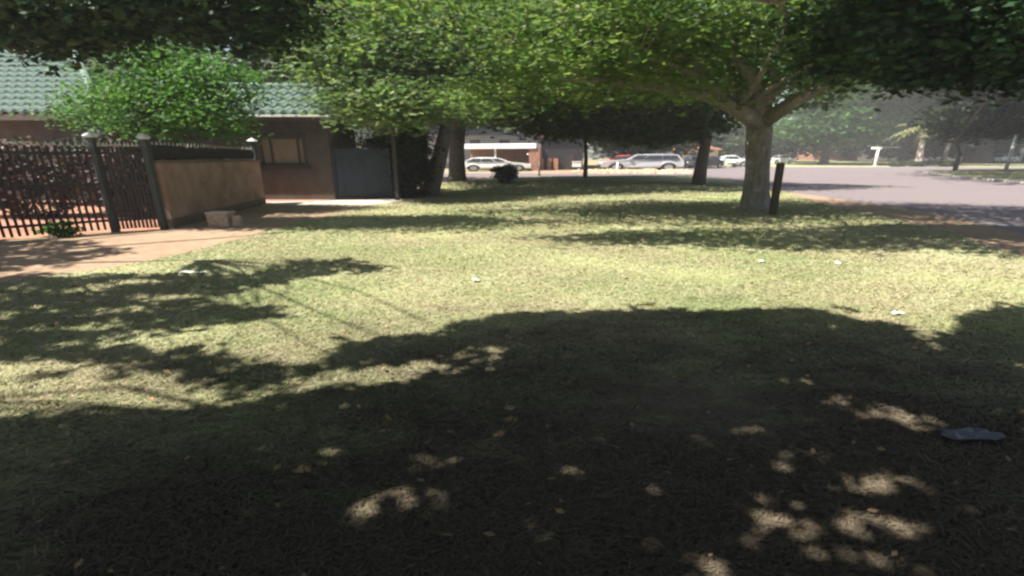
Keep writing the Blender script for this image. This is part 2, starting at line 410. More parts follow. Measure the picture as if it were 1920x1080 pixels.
# ================================================================ FENCE AND WALL
def lerp2(a, b, t): return (a[0] + (b[0] - a[0]) * t, a[1] + (b[1] - a[1]) * t)
P0 = gp(-160, 466)[:2]; P1 = gp(218, 436)[:2]; P2 = gp(309, 431)[:2]; P3 = gp(492, 382.5)[:2]
def bar_mesh():
    m = MB(); h = 1.0; q = .016
    # flat palisade pale, unit length 1.0 m plus forked spear head
    m.box(-.022, .022, -.009, .009, 0, h)
    return m.mesh('bar', 'fence_paint')
def tip_mesh():
    return MB().add([(-.032, -.011, 0), (.032, -.011, 0), (.032, .011, 0), (-.032, .011, 0), (0, 0, .085)], [(0, 1, 4), (1, 2, 4), (2, 3, 4), (3, 0, 4), (3, 2, 1, 0)]).mesh('spear_tip', 'tip_paint')
def add_tip(o):
    t = obj('spear_tip', TIPM, o, (0, 0, 1.0)); t.scale = (1, 1, 1 / o.scale[2])
def fence_run(root, A, B, n, z0, z1, bm, rails, base):
    dx, dy = B[0] - A[0], B[1] - A[1]; ang = math.atan2(dy, dx)
    for i in range(n):
        t = (i + .5) / n; p = lerp2(A, B, t)
        o = obj('bar', bm, root, (p[0] - base[0], p[1] - base[1], z0 + random.uniform(-.006, .006)))
        o.rotation_euler = (random.uniform(-.008, .008), random.uniform(-.008, .008), ang); o.scale = (1, 1, z1 - z0); add_tip(o)
    for zr in rails:
        MB().beam((A[0] - base[0], A[1] - base[1], zr), (B[0] - base[0], B[1] - base[1], zr), .045, .05).build('rail', 'fence_paint', root)
def fence_post(root, p, base, h, wd=.11):
    x, y = p[0] - base[0], p[1] - base[1]
    po = MB().box(-wd / 2, wd / 2, -wd / 2, wd / 2, 0, h).build('post', 'fence_post', root, loc=(x, y, 0))
    c = MB(); r = wd * .9
    c.box(-wd * .62, wd * .62, -wd * .62, wd * .62, 0, .03)
    c.add([(-r, -r, .03), (r, -r, .03), (r, r, .03), (-r, r, .03), (0, 0, .13)], [(0, 1, 4), (1, 2, 4), (2, 3, 4), (3, 0, 4), (3, 2, 1, 0)])
    c.build('cap', 'post_cap', po, loc=(0, 0, h))
BARM = bar_mesh(); TIPM = tip_mesh()
pf = empty('palisade_fence', (*P1, 0)); tag(pf, 'dark steel palisade fence with spear tops and two pale-capped posts', 'fence')
fence_run(pf, P0, P1, 26, .07, 1.74, BARM, (.26, 1.0, 1.6), P1)
fence_run(pf, lerp2(P1, P2, .05), lerp2(P1, P2, .95), 11, .07, 1.74, BARM, (.26, 1.0, 1.6), P1)
fence_post(pf, P1, P1, 1.90); fence_post(pf, P2, P1, 1.88)

bw = empty('boundary_wall', (*P2, 0)); tag(bw, 'shaded brown plastered boundary wall with a row of dark pickets on top', 'wall')
d = Vector((P3[0] - P2[0], P3[1] - P2[1], 0)); ln = d.length; dn = d.normalized()
def wl(t, z, s=0): return (dn.x * t - dn.y * s, dn.y * t + dn.x * s, z)
WM = MB().beam(wl(.11, .70), wl(ln, .70), .24, 1.40, (0, 0, 1)); WM.build('wall', 'wall_brown', bw)
MB().beam(wl(.11, 1.43), wl(ln + .03, 1.43), .32, .055).build('coping', 'coping', bw)
MB().beam(wl(.11, .11, 0), wl(ln, .11, 0), .255, .215).build('plinth', 'coping', bw)
MB().beam(wl(.11, 1.62, 0), wl(ln - .1, 1.62, 0), .03, .22).build('top_panel', 'fence_paint', bw)
nb = 34
for i in range(nb):
    t = .16 + (ln - .3) * (i + .5) / nb
    o = obj('bar', BARM, bw, wl(t, 1.46)); o.rotation_euler = (0, 0, math.atan2(dn.y, dn.x)); o.scale = (1, 1, .32); add_tip(o)
fence_post(bw, P3, P2, 2.02, .14)

# block on the dirt by the wall
sb = empty('stone_block', gp(418, 424)); tag(sb, 'squat rough stone block with pale top at the foot of the brown wall', 'block')
q = MB().box(-.26, .22, -.12, .16, 0, .29); q.v = [(x + random.uniform(-.025, .025), y + random.uniform(-.02, .02), z + random.uniform(-.015, .015)) for x, y, z in q.v]
q.build('block', 'stone', sb)
q = MB().box(-.28, .25, -.15, .18, .292, .33); q.v = [(x + random.uniform(-.02, .02), y + random.uniform(-.02, .02), z) for x, y, z in q.v]
q.build('slab', 'concrete', sb)
ss = MB().tube([(0, 0, 0), (.01, 0, .12), (.0, .01, .22)], [.12, .11, .07], 7); ss.v = [(x * 1.1 + random.uniform(-.02, .02), y, z + random.uniform(0, .02)) for x, y, z in ss.v]
tag(ss.build('stone', 'stone', loc=gp(445, 424)), 'small upright stone leaning beside the squat block', 'stone')

# ================================================================ HOUSE
H = empty('house', (-12, 16.6, 0)); tag(H, 'brown house with grey-green tiled roof behind the fence', 'house')
HB = Vector((-12, 16.6, 0))
def hp(x, y, z): return (x - HB.x, y - HB.y, z)
def hbox(name, mat, x0, x1, y0, y1, z0, z1, parent=H): return MB().box(x0 - HB.x, x1 - HB.x, y0 - HB.y, y1 - HB.y, z0, z1).build(name, mat, parent)
# walls: main block and lower wing with a window opening
WX0, WX1, WZ0, WZ1 = pz(492, 310, 16.6)[0], pz(578, 310, 16.6)[0], 1.26, 2.26
XR = gp(632, 374)[0]
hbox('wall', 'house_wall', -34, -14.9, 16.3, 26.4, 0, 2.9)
hw = MB()
for x0, x1, z0, z1 in ((-14.88, WX0, 0, 2.88), (WX1, XR, 0, 2.88), (WX0, WX1, 0, WZ0), (WX0, WX1, WZ1, 2.88)):
    hw.box(x0 - HB.x, x1 - HB.x, 0, .24, z0, z1)
hw.box(-14.88 - HB.x, XR - HB.x, 2.6, 2.84, 0, 2.88)
hw.box(XR - .24 - HB.x, XR - HB.x, .245, 2.595, 0, 2.88)
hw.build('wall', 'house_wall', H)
W = empty('window', hp((WX0 + WX1) / 2, 16.6, WZ0)); W.parent = H
ww, wh = WX1 - WX0, WZ1 - WZ0
fr = MB()
for x0, x1, z0, z1 in ((-ww / 2, -ww / 2 + .09, 0, wh), (ww / 2 - .12, ww / 2, 0, wh), (-ww / 2 + .09, ww / 2 - .12, 0, .08), (-ww / 2 + .09, ww / 2 - .12, wh - .08, wh), (-ww / 2 + .36, -ww / 2 + .44, .08, wh - .08), (ww / 2 - .34, ww / 2 - .27, .08, wh - .08)):
    fr.box(x0, x1, .02, .12, z0, z1)
fr.build('frame', 'frame_dark', W)
MB().box(-ww / 2 + .09, ww / 2 - .12, .06, .075, .08, wh - .08).build('pane', 'curtain', W)
MB().box(-ww / 2 - .12, ww / 2 + .12, -.09, .015, -.14, -.02).build('sill', 'frame_dark', W)
MB().box(-ww / 2 - .08, ww / 2 + .1, -.03, -.003, wh + .01, wh + .12).build('lintel', 'frame_dark', W)
# roofs: planes the tiles lie on
EAVE = 2.96; TAN = math.tan(math.radians(30))
def rz_(y, y0): return EAVE + (y - y0) * TAN
rd = MB(); Y0, YR = 15.7, 21.05; ZR = rz_(YR, Y0); Y2 = YR + (YR - Y0); XH = -13.8; XE = XH - (YR - Y0)
A = lambda x, y, z: hp(x, y, z - .05)
rd.add([A(-36, Y0, EAVE), A(XH, Y0, EAVE), A(XE, YR, ZR), A(-36, YR, ZR), A(XH, Y2, EAVE), A(-36, Y2, EAVE)], [(0, 1, 2, 3), (1, 4, 2), (4, 5, 3, 2), (0, 5, 4, 1)])
rd.build('roof_deck', 'soffit', H)
V0, VR = 16.0, 17.92; ZV = rz_(VR, V0); V2 = VR + (VR - V0); VX1 = pz(744, 222, 16.0)[0]
rd = MB(); rd.add([A(-15, V0, EAVE), A(VX1, V0, EAVE), A(VX1, VR, ZV), A(-15, VR, ZV), A(VX1, V2, EAVE), A(-15, V2, EAVE)], [(0, 1, 2, 3), (4, 5, 3, 2), (0, 5, 4, 1), (1, 4, 2), (5, 0, 3)])
rd.build('roof_deck', 'soffit', H)
hbox('fascia', 'fascia', -36, XH + .02, Y0 - .03, Y0 - .004, EAVE - .22, EAVE - .03)
hbox('fascia', 'fascia', XH + .3, VX1, V0 - .03, V0 - .004, EAVE - .2, EAVE - .03)
hbox('gutter', 'gutter', XH + .3, VX1 + .05, V0 - .12, V0 - .034, EAVE - .09, EAVE - .02)
dp = MB(); gx = VX1 - .06
dp.tube([hp(gx, V0 - .08, EAVE - .08), hp(gx, V0 - .08, EAVE - .3), hp(gx - .05, V0 + .3, EAVE - .55)], [.05] * 3, 8)
dp.build('downpipe', 'gutter', H, smooth=True)
for y in (V0 + .35, V2 - .35):
    hbox('veranda_post', 'frame_dark', VX1 - .35, VX1 - .22, y, y + .13, 0, EAVE - .06 + (.35 * TAN) - .02)
# tiles
TW, TL = .37, .50; cs = math.cos(math.radians(30)); sn = math.sin(math.radians(30))
def tile_mesh():
    m = MB(); n = 6; top = []; 
    prof = [(-TW / 2 + TW * i / n, .05 * math.sin(2 * math.pi * i / n)) for i in range(n + 1)]
    L = TL + .06
    v = [(x, 0, z + .135) for x, z in prof] + [(x, L, z + .02) for x, z in prof] + [(x, .02, z + .03) for x, z in prof]
    f = [(i, i + 1, n + 2 + i, n + 1 + i) for i in range(n)] + [(2 * n + 2 + i, 2 * n + 3 + i, i + 1, i) for i in range(n)]
    m.add(v, f); m.v = [(x, y * cs - z * sn * 0, y * sn + z) for x, y, z in m.v]
    return m.mesh('roof_tile', 'roof_tile', smooth=False)
TM = tile_mesh()
spots = []
for r in range(int((YR - Y0) / cs / TL) + 1):
    y = Y0 - .06 + r * TL * cs; xr = XH - (y - Y0)
    x = -34.0
    while x < xr - TW * .3: spots.append((x, y, rz_(y, Y0))); x += TW
for r in range(int((VR - V0) / cs / TL) + 1):
    y = V0 - .06 + r * TL * cs; x = XH + .15 + 0 * y
    while x < VX1 - TW * .3: spots.append((x, y, rz_(y, V0))); x += TW
def vis(s):
    X, Yp = to_px(np.array([s])); X, Yp = X[0], Yp[0]
    if X < -20: return 1e6 - X
    if s[0] < XH: return 0 if X < 230 else 50 + s[1]
    return 1 if X > 440 else 100
spots.sort(key=vis)
for s in spots[:300]: obj('roof_tile', TM, H, hp(*s))
rest = MB(); tv = [tuple(v.co) for v in TM.vertices]; tf = [tuple(p.vertices) for p in TM.polygons]
for s in spots[300:]:
    b = hp(*s); rest.add([(a[0] + b[0], a[1] + b[1], a[2] + b[2]) for a in tv], tf)
tag(rest.build('roof_tiles', 'roof_tile', H), kind='stuff')
rc = MB(); rc.tube([hp(-36, YR, ZR + .06), hp(XE, YR, ZR + .06)], [.13, .13], 8); rc.tube([hp(XE, YR, ZR + .06), hp(XH, Y0, EAVE + .05)], [.13, .13], 8)
rc.build('ridge_cap', 'roof_tile', H, smooth=True)
rc = MB(); rc.tube([hp(-15, VR, ZV + .06), hp(VX1, VR, ZV + .06)], [.12, .12], 8); rc.build('ridge_cap', 'roof_tile', H, smooth=True)

# ================================================================ GATE
GA = gp(634, 374)[:2]; GB = gp(735, 371.5)[:2]
G = empty('metal_gate', (*GA, 0)); tag(G, 'dark blue sheet metal gate beside the brown house', 'gate')
gd = Vector((GB[0] - GA[0], GB[1] - GA[1], 0)); gl = gd.length; gn = gd.normalized()
def gq(t, z, s=0): return (gn.x * t - gn.y * s, gn.y * t + gn.x * s, z)
ng = 9
for i in range(ng):
    a, b = .06 + (gl - .12) * i / ng, .06 + (gl - .12) * (i + 1) / ng + .012
    MB().beam(gq(a, .93, .034 * (i % 2)), gq(b, .93, .034 * (i % 2)), .03, 1.70).build('panel', 'gate_blue', G)
for z in (.07, 1.80): MB().beam(gq(0, z, 0), gq(gl, z, 0), .06, .06).build('rail', 'gate_blue', G)
for i in range(18):
    t = .08 + (gl - .16) * i / 17
    MB().add([gq(t - .03, 1.831, -.01), gq(t + .03, 1.831, -.01), gq(t + .03, 1.831, .01), gq(t - .03, 1.831, .01), gq(t, 1.95, 0)], [(0, 1, 4), (1, 2, 4), (2, 3, 4), (3, 0, 4)]).build('spike', 'gate_blue', G)
for t in (0, gl / 2, gl): MB().beam(gq(t, 0, -.005), gq(t, 1.86, -.005), .09, .09, (0, 1, 0)).build('post', 'gate_blue', G)

# ================================================================ TREES
def lobes_px(items):
    """(x px, y px, distance, half width px, half height px, depth radius, clusters) -> lobes in metres"""
    out = []
    for x, y, Y, rx, ry, rd_, k in items:
        c = pz(x, y, Y); a = pz(x + rx, y, Y); b = pz(x, y - ry, Y)
        out.append((c[0], c[1], c[2], a[0] - c[0], rd_, b[2] - c[2], k))
    return out
# --- the large tree on the lawn
tb = gp(1416, 394)
MX, MY = tb[0], tb[1]
path = [(MX - .02, MY, -.05), pz(1416, 388, MY), pz(1417, 360, MY), pz(1420, 320, MY), pz(1422, 270, MY), pz(1425, 222, MY)]
fork = Vector(pz(1424, 232, MY))
mc = lobe_clusters(lobes_px([(1250, 95, 12.2, 230, 85, 2.6, 260), (1420, 60, 12.5, 200, 90, 2.8, 230), (1080, 110, 11.6, 200, 80, 2.3, 200),
                             (1560, 110, 12.3, 150, 60, 2.2, 110), (1120, 30, 12.0, 230, 80, 2.6, 210), (1330, -60, 12.3, 330, 110, 3.2, 240), (1700, 40, 12.2, 210, 80, 2.6, 170), (960, 170, 12.2, 130, 35, 1.6, 50), (1290, 165, 12.0, 110, 30, 1.4, 40)]))
MS = [(g((830, 402), (950, 386), (1200, 376), (1380, 379), (1540, 385), (1600, 400), (1620, 420), (1400, 428), (1200, 421), (1000, 428), (900, 415)), 480, [(1150, 404, 60, 4), (1250, 415, 80, 4), (1000, 410, 50, 4)]),
      (g((990, 447), (1150, 438), (1350, 432), (1550, 430), (1700, 432), (1800, 440), (1920, 462), (1980, 475), (1920, 482), (1750, 464), (1550, 470), (1300, 462), (1150, 458)), 480, []),
      (g((1580, 388), (1750, 384), (1920, 388), (2050, 395), (2100, 450), (1920, 446), (1750, 424), (1640, 412)), 460, [(1700, 408, 70, 4), (1830, 420, 70, 5), (1640, 398, 40, 4)])]
ms_ = np.concatenate([shade_clusters(a_, h_, k_, 4.0, 6.2) for a_, k_, h_ in MS])
L1 = [fork, Vector(pz(1385, 205, 12.3)), Vector(pz(1335, 180, 12.2)), Vector(pz(1250, 165, 12.0)), Vector(pz(1100, 150, 11.8)), Vector(pz(1000, 140, 11.6))]
L2 = [fork, Vector(pz(1440, 160, 12.5)), Vector(pz(1445, 90, 12.6)), Vector(pz(1430, 0, 12.8))]
L3 = [fork, Vector(pz(1490, 190, 12.2)), Vector(pz(1560, 150, 12.0)), Vector(pz(1680, 90, 12.0))]
L4 = [fork, Vector(pz(1410, 150, 12.0)), Vector(pz(1370, 90, 11.6)), Vector(pz(1290, 20, 11.4))]
paths = [(path, [.56, .44, .36, .32, .34, .34]),
         (L1, [.26, .2, .16, .12, .08, .05]), (L2, [.27, .2, .15, .1]), (L3, [.24, .17, .12, .07]), (L4, [.24, .17, .12, .08])]
tree('lawn_tree', 'large spreading tree with a thick grey trunk standing on the lawn', (MX, MY, 0), paths, np.concatenate([mc, ms_]), 'leaf_main', 18, .26, .125, nlimb=12, ntwig=160, r_limb=.09, stretch=2.0, fork=L1[1], group=None)
# --- stake beside its trunk
a = gp(1449, 404); b = pz(1464, 306, a[1])
st = MB().beam((0, 0, -.03), (b[0] - a[0], 0, b[2] - a[2]), .16, .12, (0, 1, 0))
st.v = [(x + random.uniform(-.015, .015), y, z + random.uniform(-.02, .02)) for x, y, z in st.v]
tag(st.build('wooden_stake', 'stake_wood', loc=a), 'leaning dark wooden stake beside the thick trunk', 'stake')

# --- two trees of the row by the gate
b1 = gp(857, 340); T = pz(862, 225, b1[1])
mc1 = lobe_clusters(lobes_px([(900, 130, b1[1], 230, 70, 4, 260), (1010, 170, b1[1] - 1, 170, 50, 3.5, 140), (900, 30, b1[1], 280, 90, 5, 280), (1080, 60, b1[1], 200, 80, 4.5, 170), (930, 215, b1[1] - 1, 120, 22, 2.5, 50)]))
tree('street_tree', 'straight dark-trunked tree between the gate and the white-roofed carport', b1,
     [([(b1[0], b1[1], -.05), (b1[0] + .02, b1[1], .4), (b1[0] + .05, b1[1], 2.0), T], [.75, .6, .5, .42])], mc1, 'leaf_row', 24, .6, .27, 'bark_dark', 9, 70, .22, 2.0, 'trees along the house side of the lawn')
b2 = gp(808, 366); T = pz(838, 235, b2[1])
mc2 = lobe_clusters(lobes_px([(720, 120, b2[1] - .5, 165, 75, 2.6, 300), (660, 60, b2[1] - 1.6, 120, 70, 2.4, 170), (705, 185, 15.2, 80, 34, 1.1, 120), (780, 30, b2[1], 210, 90, 3.2, 260), (770, 200, 16.2, 120, 30, 1.4, 110), (640, 115, 15.8, 70, 40, 1.3, 100), (720, 222, 15.2, 60, 14, .8, 40)]))
tree('street_tree', 'leaning dark-trunked tree at the end of the blue gate', b2,
     [([(b2[0], b2[1], -.05), (b2[0] + .04, b2[1], .3), Vector(b2).lerp(Vector(T), .5), T], [.46, .38, .32, .27])], mc2, 'leaf_row', 23, .34, .155, 'bark_dark', 9, 80, .15, 2.0, 'trees along the house side of the lawn')
# --- slim young trees on the far edge of the lawn
b3 = gp(1309, 347); T = pz(1318, 215, b3[1])
mc3 = lobe_clusters(lobes_px([(1290, 215, b3[1], 110, 32, 2.6, 150), (1180, 200, b3[1] + 1, 120, 40, 3, 150), (1240, 245, b3[1] + 1, 110, 22, 2, 90), (1060, 235, b3[1] + 1, 90, 24, 2.2, 90)]))
mc3 = np.concatenate([mc3, shade_clusters(g((1180, 332), (1300, 332), (1470, 343), (1690, 349), (1480, 358), (1380, 360), (1180, 364)), [], 700, 4.2, 7.0)])
tree('young_tree', 'slim tree on the far lawn edge in front of the dark saloon', b3,
     [([(b3[0], b3[1], -.05), (b3[0] + .05, b3[1], 1.2), (b3[0] + .15, b3[1], 2.6), T], [.42, .33, .3, .2])], mc3, 'leaf_mid', 30, .42, .25, 'bark_dark', 6, 50, .12, 1.6, 'slim trees on the far lawn edge')
b4 = gp(1097, 333); T = pz(1096, 225, b4[1])
mc4 = lobe_clusters(lobes_px([(1100, 225, b4[1], 100, 28, 2.6, 130), (1180, 255, b4[1] + 2, 90, 16, 2, 70), (1030, 220, b4[1], 80, 24, 2.2, 80)]))
mc4 = np.concatenate([mc4, shade_clusters(g((870, 340), (1000, 332.5), (1200, 332.5), (1200, 364), (1000, 365), (900, 363)), [], 800, 4.2, 7.0)])
tree('young_tree', 'thin-stemmed tree on the far lawn edge between carport and silver estate car', b4,
     [([(b4[0], b4[1], -.05), (b4[0], b4[1], 1.5), T], [.2, .16, .13])], mc4, 'leaf_mid', 32, .5, .3, 'bark_dark', 6, 40, .12, 1.6, 'slim trees on the far lawn edge')

# --- tree whose crown hangs over the camera and shades the foreground
FG = [(-6.5, -1.2)] + [(-6.5, 1.9)] + g((-200, 815), (0, 800), (120, 792), (300, 790), (390, 768), (520, 745), (600, 742), (760, 728), (860, 705), (940, 680), (975, 662), (900, 645), (850, 615), (950, 592), (1150, 588), (1400, 588), (1520, 582), (1600, 605), (1690, 622), (1740, 652), (1800, 640), (1830, 600), (1920, 576), (2100, 568)) + [(6.5, 3.0), (6.5, -1.2)]
HOLES = [(715, 960, 55, 17), (730, 912, 50, 11), (845, 935, 45, 7), (805, 865, 34, 7), (865, 998, 36, 9), (640, 845, 50, 8), (548, 935, 25, 5), (1205, 905, 38, 12), (1045, 880, 45, 9), (1175, 930, 40, 8),
         (1650, 893, 46, 13), (1590, 938, 90, 16), (1600, 975, 65, 10), (1690, 1035, 60, 22), (1680, 1070, 60, 12), (1335, 1060, 55, 20), (1215, 1018, 25, 9), (1380, 1030, 28, 8), (1470, 990, 60, 9), (1425, 818, 50, 7), (1535, 850, 28, 6),
         (1630, 778, 36, 13), (1490, 725, 36, 5), (1545, 742, 40, 6), (1640, 758, 60, 6), (1740, 800, 60, 7), (1760, 700, 40, 5), (1820, 948, 46, 11), (1890, 770, 30, 10), (1910, 806, 20, 8), (960, 780, 30, 5), (950, 812, 24, 4), (80, 972, 40, 8), (140, 812, 50, 6), (40, 1062, 22, 10), (280, 970, 20, 5), (655, 755, 26, 4), (1440, 908, 40, 9), (1100, 905, 20, 5)]
HOLES = [(a, b, c * .95, d) for a, b, c, d in HOLES] + [(random.uniform(350, 1900), random.uniform(760, 1075), random.uniform(8, 30), random.uniform(2, 7)) for _ in range(36)]
fc = np.concatenate([shade_clusters(FG, HOLES, 12000, 3.5, 5.2),
                     lobe_clusters([(-4, -5, 4.8, 8, 4, 1.6, 2200), (5, -5, 5.0, 7, 4, 1.6, 2000), (-9.5, 0, 5.0, 3, 3, 1.0, 700), (0, -8, 3.2, 9, 2.0, 1.8, 1200)])])  # unseen lobes behind the camera, added to keep sky light off the foreground
nearR = lobe_clusters(lobes_px([(1720, 45, 8.3, 190, 60, .7, 150), (1850, 90, 8.1, 120, 55, .7, 130), (1640, 100, 8.4, 110, 40, .6, 70), (1900, 10, 8.0, 150, 80, .8, 110), (1760, -60, 8.2, 300, 60, .9, 120), (1780, 130, 8.3, 90, 22, .5, 30), (1560, 120, 8.6, 40, 22, .4, 10), (1900, 155, 8.2, 40, 22, .4, 12), (1690, 150, 8.5, 30, 14, .3, 6)]))
tN = (5.2, -2.2, 0)
pathN = [((5.2, -2.2, -.05), (5.2, -2.2, .3), (5.15, -2.1, 1.6), (5.0, -1.9, 2.7)), [.55, .42, .36, .33]]
o = empty('shade_tree', tN); tag(o, 'dark overhanging tree whose leaves fill the upper right corner', 'tree')
fk = Vector((5.0, -1.9, 2.6))
allc = np.concatenate([fc, nearR])
lm = [(fk, Vector(e), .15, .04) for e in ((0, 1.5, 4.4), (-5, 1, 4.8), (4.5, 4.0, 4.4), (-3, -4, 5), (2, 3.2, 4.6), (5, -6, 5.2), (7.2, 7.6, 4.0), (-1, -2, 4.8))]
nodes = [a_.lerp(b_, t) for a_, b_, _, _ in lm for t in (.4, .6, .8, 1.0)]
tw = []
for i in RNG.choice(len(allc), 150, replace=False):
    e = Vector(allc[i]); qn = min(nodes, key=lambda p: (p - e).length); tw.append((qn, e, .03, .008))
m = trunk_mesh([pathN], lm, 'bark', tw); m.v = [tuple(Vector(p) - Vector(tN)) for p in m.v]; m.build('trunk', 'bark_dark', o, smooth=True)
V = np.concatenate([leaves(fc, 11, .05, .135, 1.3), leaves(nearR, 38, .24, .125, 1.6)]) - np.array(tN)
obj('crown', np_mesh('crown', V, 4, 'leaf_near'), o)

# --- tree at the left, over the fence
LG = [g((-120, 520), (60, 515), (200, 517), (330, 520), (470, 522), (560, 490), (640, 486), (740, 508), (600, 516), (470, 540), (460, 556), (360, 552), (400, 575), (545, 590), (450, 606), (330, 612), (180, 640), (0, 640), (-150, 650)),
      g((0, 655), (120, 652), (300, 664), (420, 678), (520, 700), (560, 725), (470, 728), (330, 690), (200, 672), (0, 668)),
      g((-60, 452), (60, 452), (150, 454), (240, 472), (140, 490), (0, 512), (-120, 522)),
      g((680, 660), (820, 632), (900, 640), (800, 668), (700, 690), (640, 690))]
LH = [(260, 530, 60, 5), (150, 545, 60, 4), (130, 620, 60, 7), (90, 585, 40, 3), (250, 583, 70, 4), (40, 545, 30, 3), (330, 560, 60, 4)]
lc = np.concatenate([shade_clusters(LG[0], LH, 500, 3.7, 4.8), shade_clusters(LG[1], [], 55, 3.7, 4.6), shade_clusters(LG[2], [], 260, 3.6, 4.8), shade_clusters(LG[3], [], 45, 3.8, 4.6)])
lv = lobe_clusters(lobes_px([(120, 15, 9.4, 170, 50, .8, 150), (330, 20, 9.6, 170, 42, .7, 140), (500, 20, 9.8, 80, 44, .6, 70), (40, 55, 9.4, 70, 35, .6, 50), (250, -60, 9.2, 400, 60, 1.2, 150), (190, 80, 9.6, 50, 16, .4, 12), (90, 92, 9.4, 40, 12, .3, 8), (420, 70, 9.7, 40, 14, .3, 9), (530, 85, 9.8, 35, 25, .4, 12)]))
tL = (-12.5, 4.6, 0)
o = empty('corner_tree', tL); tag(o, 'dark leafy branches of a tree hanging into the upper left corner', 'tree')
fk = Vector((-12.2, 4.7, 2.7))
lm = [(fk, Vector(e), .09, .02) for e in ((-8, 5.2, 4.6), (-6.5, 8.6, 5.4), (-9, 4.2, 4.5), (-10, 8.5, 5.2))]
nodes = [a_.lerp(b_, t) for a_, b_, _, _ in lm for t in (.4, .6, .8, 1.0)]
allc = np.concatenate([lc, lv]); tw = []
for i in RNG.choice(len(allc), 110, replace=False):
    e = Vector(allc[i]); qn = min(nodes, key=lambda p: (p - e).length); tw.append((qn, e, .025, .007))
m = trunk_mesh([[((-12.5, 4.6, -.05), (-12.5, 4.6, .4), (-12.4, 4.6, 1.7), (-12.2, 4.7, 2.75)), [.5, .38, .32, .28]]], lm, 'bark', tw)
m.v = [tuple(Vector(p) - Vector(tL)) for p in m.v]; m.build('trunk', 'bark_dark', o, smooth=True)
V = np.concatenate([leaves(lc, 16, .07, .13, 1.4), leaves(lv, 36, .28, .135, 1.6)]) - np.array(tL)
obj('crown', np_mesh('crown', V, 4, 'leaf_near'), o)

# --- bright garden tree between fence and house
bG = (-10.3, 12.6, 0)
gc = lobe_clusters(lobes_px([(300, 150, 12.6, 120, 50, 1.2, 120), (230, 195, 12.5, 110, 35, 1.1, 90), (370, 200, 12.4, 95, 35, 1.1, 90), (330, 235, 12.3, 140, 24, 1.0, 70), (420, 150, 12.8, 70, 30, .9, 40), (330, 105, 12.8, 70, 30, .8, 35), (150, 215, 12.6, 60, 16, .8, 20)]))
tree('garden_tree', 'bright green bushy tree between the fence and the tiled roof', bG,
     [([(*bG[:2], -.05), (bG[0], bG[1], .8), (bG[0] + .1, bG[1], 1.7)], [.22, .17, .14])], gc, 'leaf_garden', 34, .24, .11, nlimb=7, ntwig=60, r_limb=.08, stretch=1.4)

# --- trees behind the house and beyond the road
def far_tree(name, label, xb, Y, lob, leaf, per, sig, size, bark='bark_dark', r=.5, z0=0.0, group='trees beyond the house and road', stretch=1.7, lean=0):
    bx = pz(xb, 300, Y)[0]; cl = lobe_clusters(lobes_px(lob))
    zt = max(z0 + 2.0, float(np.percentile(cl[:, 2], 12)))
    tree(name, label, (bx, Y, z0), [([(bx, Y, z0 - .1), (bx + .02, Y, z0 + .8), (bx + lean, Y, zt)], [r * 1.25, r, r * .6])], cl, leaf, per, sig, size, bark, 6, 30, r * .4, stretch, group)
zf = 1.0
far_tree('background_tree', 'dark tree rising behind the tiled roof near the patch of sky', 470, 30, [(555, 120, 30, 70, 60, 4, 130), (470, 150, 30, 90, 30, 4, 70), (580, 40, 31, 80, 50, 4, 90)], 'leaf_dark', 36, .55, .34, r=.4)
far_tree('background_tree', 'dark tree behind the roof ridge in the upper left', 120, 32, [(120, 60, 32, 200, 50, 4, 150), (260, 70, 33, 110, 55, 4, 110), (40, 20, 32, 160, 60, 4, 90)], 'leaf_dark', 36, .6, .38, r=.45)
far_tree('background_tree', 'tall dark tree behind the carport roof', 960, 72, [(960, 150, 72, 180, 75, 8, 200), (820, 190, 74, 120, 50, 7, 110), (760, 230, 74, 90, 28, 6, 70)], 'leaf_dark', 36, 1.4, .8, r=.7)
far_tree('background_tree', 'dense dark tree behind the silver estate car', 1180, 78, [(1150, 215, 78, 120, 55, 8, 170), (1080, 180, 78, 110, 60, 8, 130), (1210, 262, 76, 100, 22, 6, 90)], 'leaf_dark', 36, 1.4, .8, r=.7)
far_tree('background_tree', 'olive green tree behind the far white cars', 1350, 110, [(1360, 255, 110, 75, 28, 8, 110), (1320, 280, 108, 50, 10, 5, 40), (1480, 262, 112, 60, 28, 8, 80)], 'leaf_far', 36, 1.7, 1.0, r=.7, z0=zf * .6)
far_tree('verge_tree', 'bright green rounded tree on the far verge left of the palm', 1545, 92, [(1590, 205, 92, 115, 55, 8, 230), (1560, 243, 90, 85, 22, 6, 120), (1660, 190, 93, 80, 50, 7, 120), (1640, 140, 94, 80, 40, 7, 90)], 'leaf_bright', 36, 1.4, .8, r=.8, z0=.3)
far_tree('verge_tree', 'dark tall tree behind the palm on the far verge', 1690, 118, [(1700, 240, 118, 110, 45, 9, 170), (1640, 265, 116, 60, 20, 7, 70), (1760, 190, 118, 120, 60, 9, 170), (1730, 275, 116, 90, 16, 6, 60)], 'leaf_dark', 36, 1.8, 1.05, r=.9, z0=.8)
far_tree('verge_tree', 'heavy dark tree with a broad trunk near the right edge beyond the road', 1838, 100, [(1850, 200, 100, 140, 60, 9, 220), (1900, 140, 100, 160, 60, 9, 160), (1800, 255, 102, 90, 22, 7, 90), (1940, 250, 104, 80, 20, 7, 50)], 'leaf_dark', 36, 1.5, .9, r=1.9, z0=.45)
far_tree('verge_tree', 'pale leaved tree above the palm in front of the dark trees', 1770, 84, [(1700, 155, 84, 90, 26, 4, 90), (1830, 150, 84, 100, 30, 5, 90)], 'leaf_mid', 20, 1.2, .7, r=.35, z0=.15)
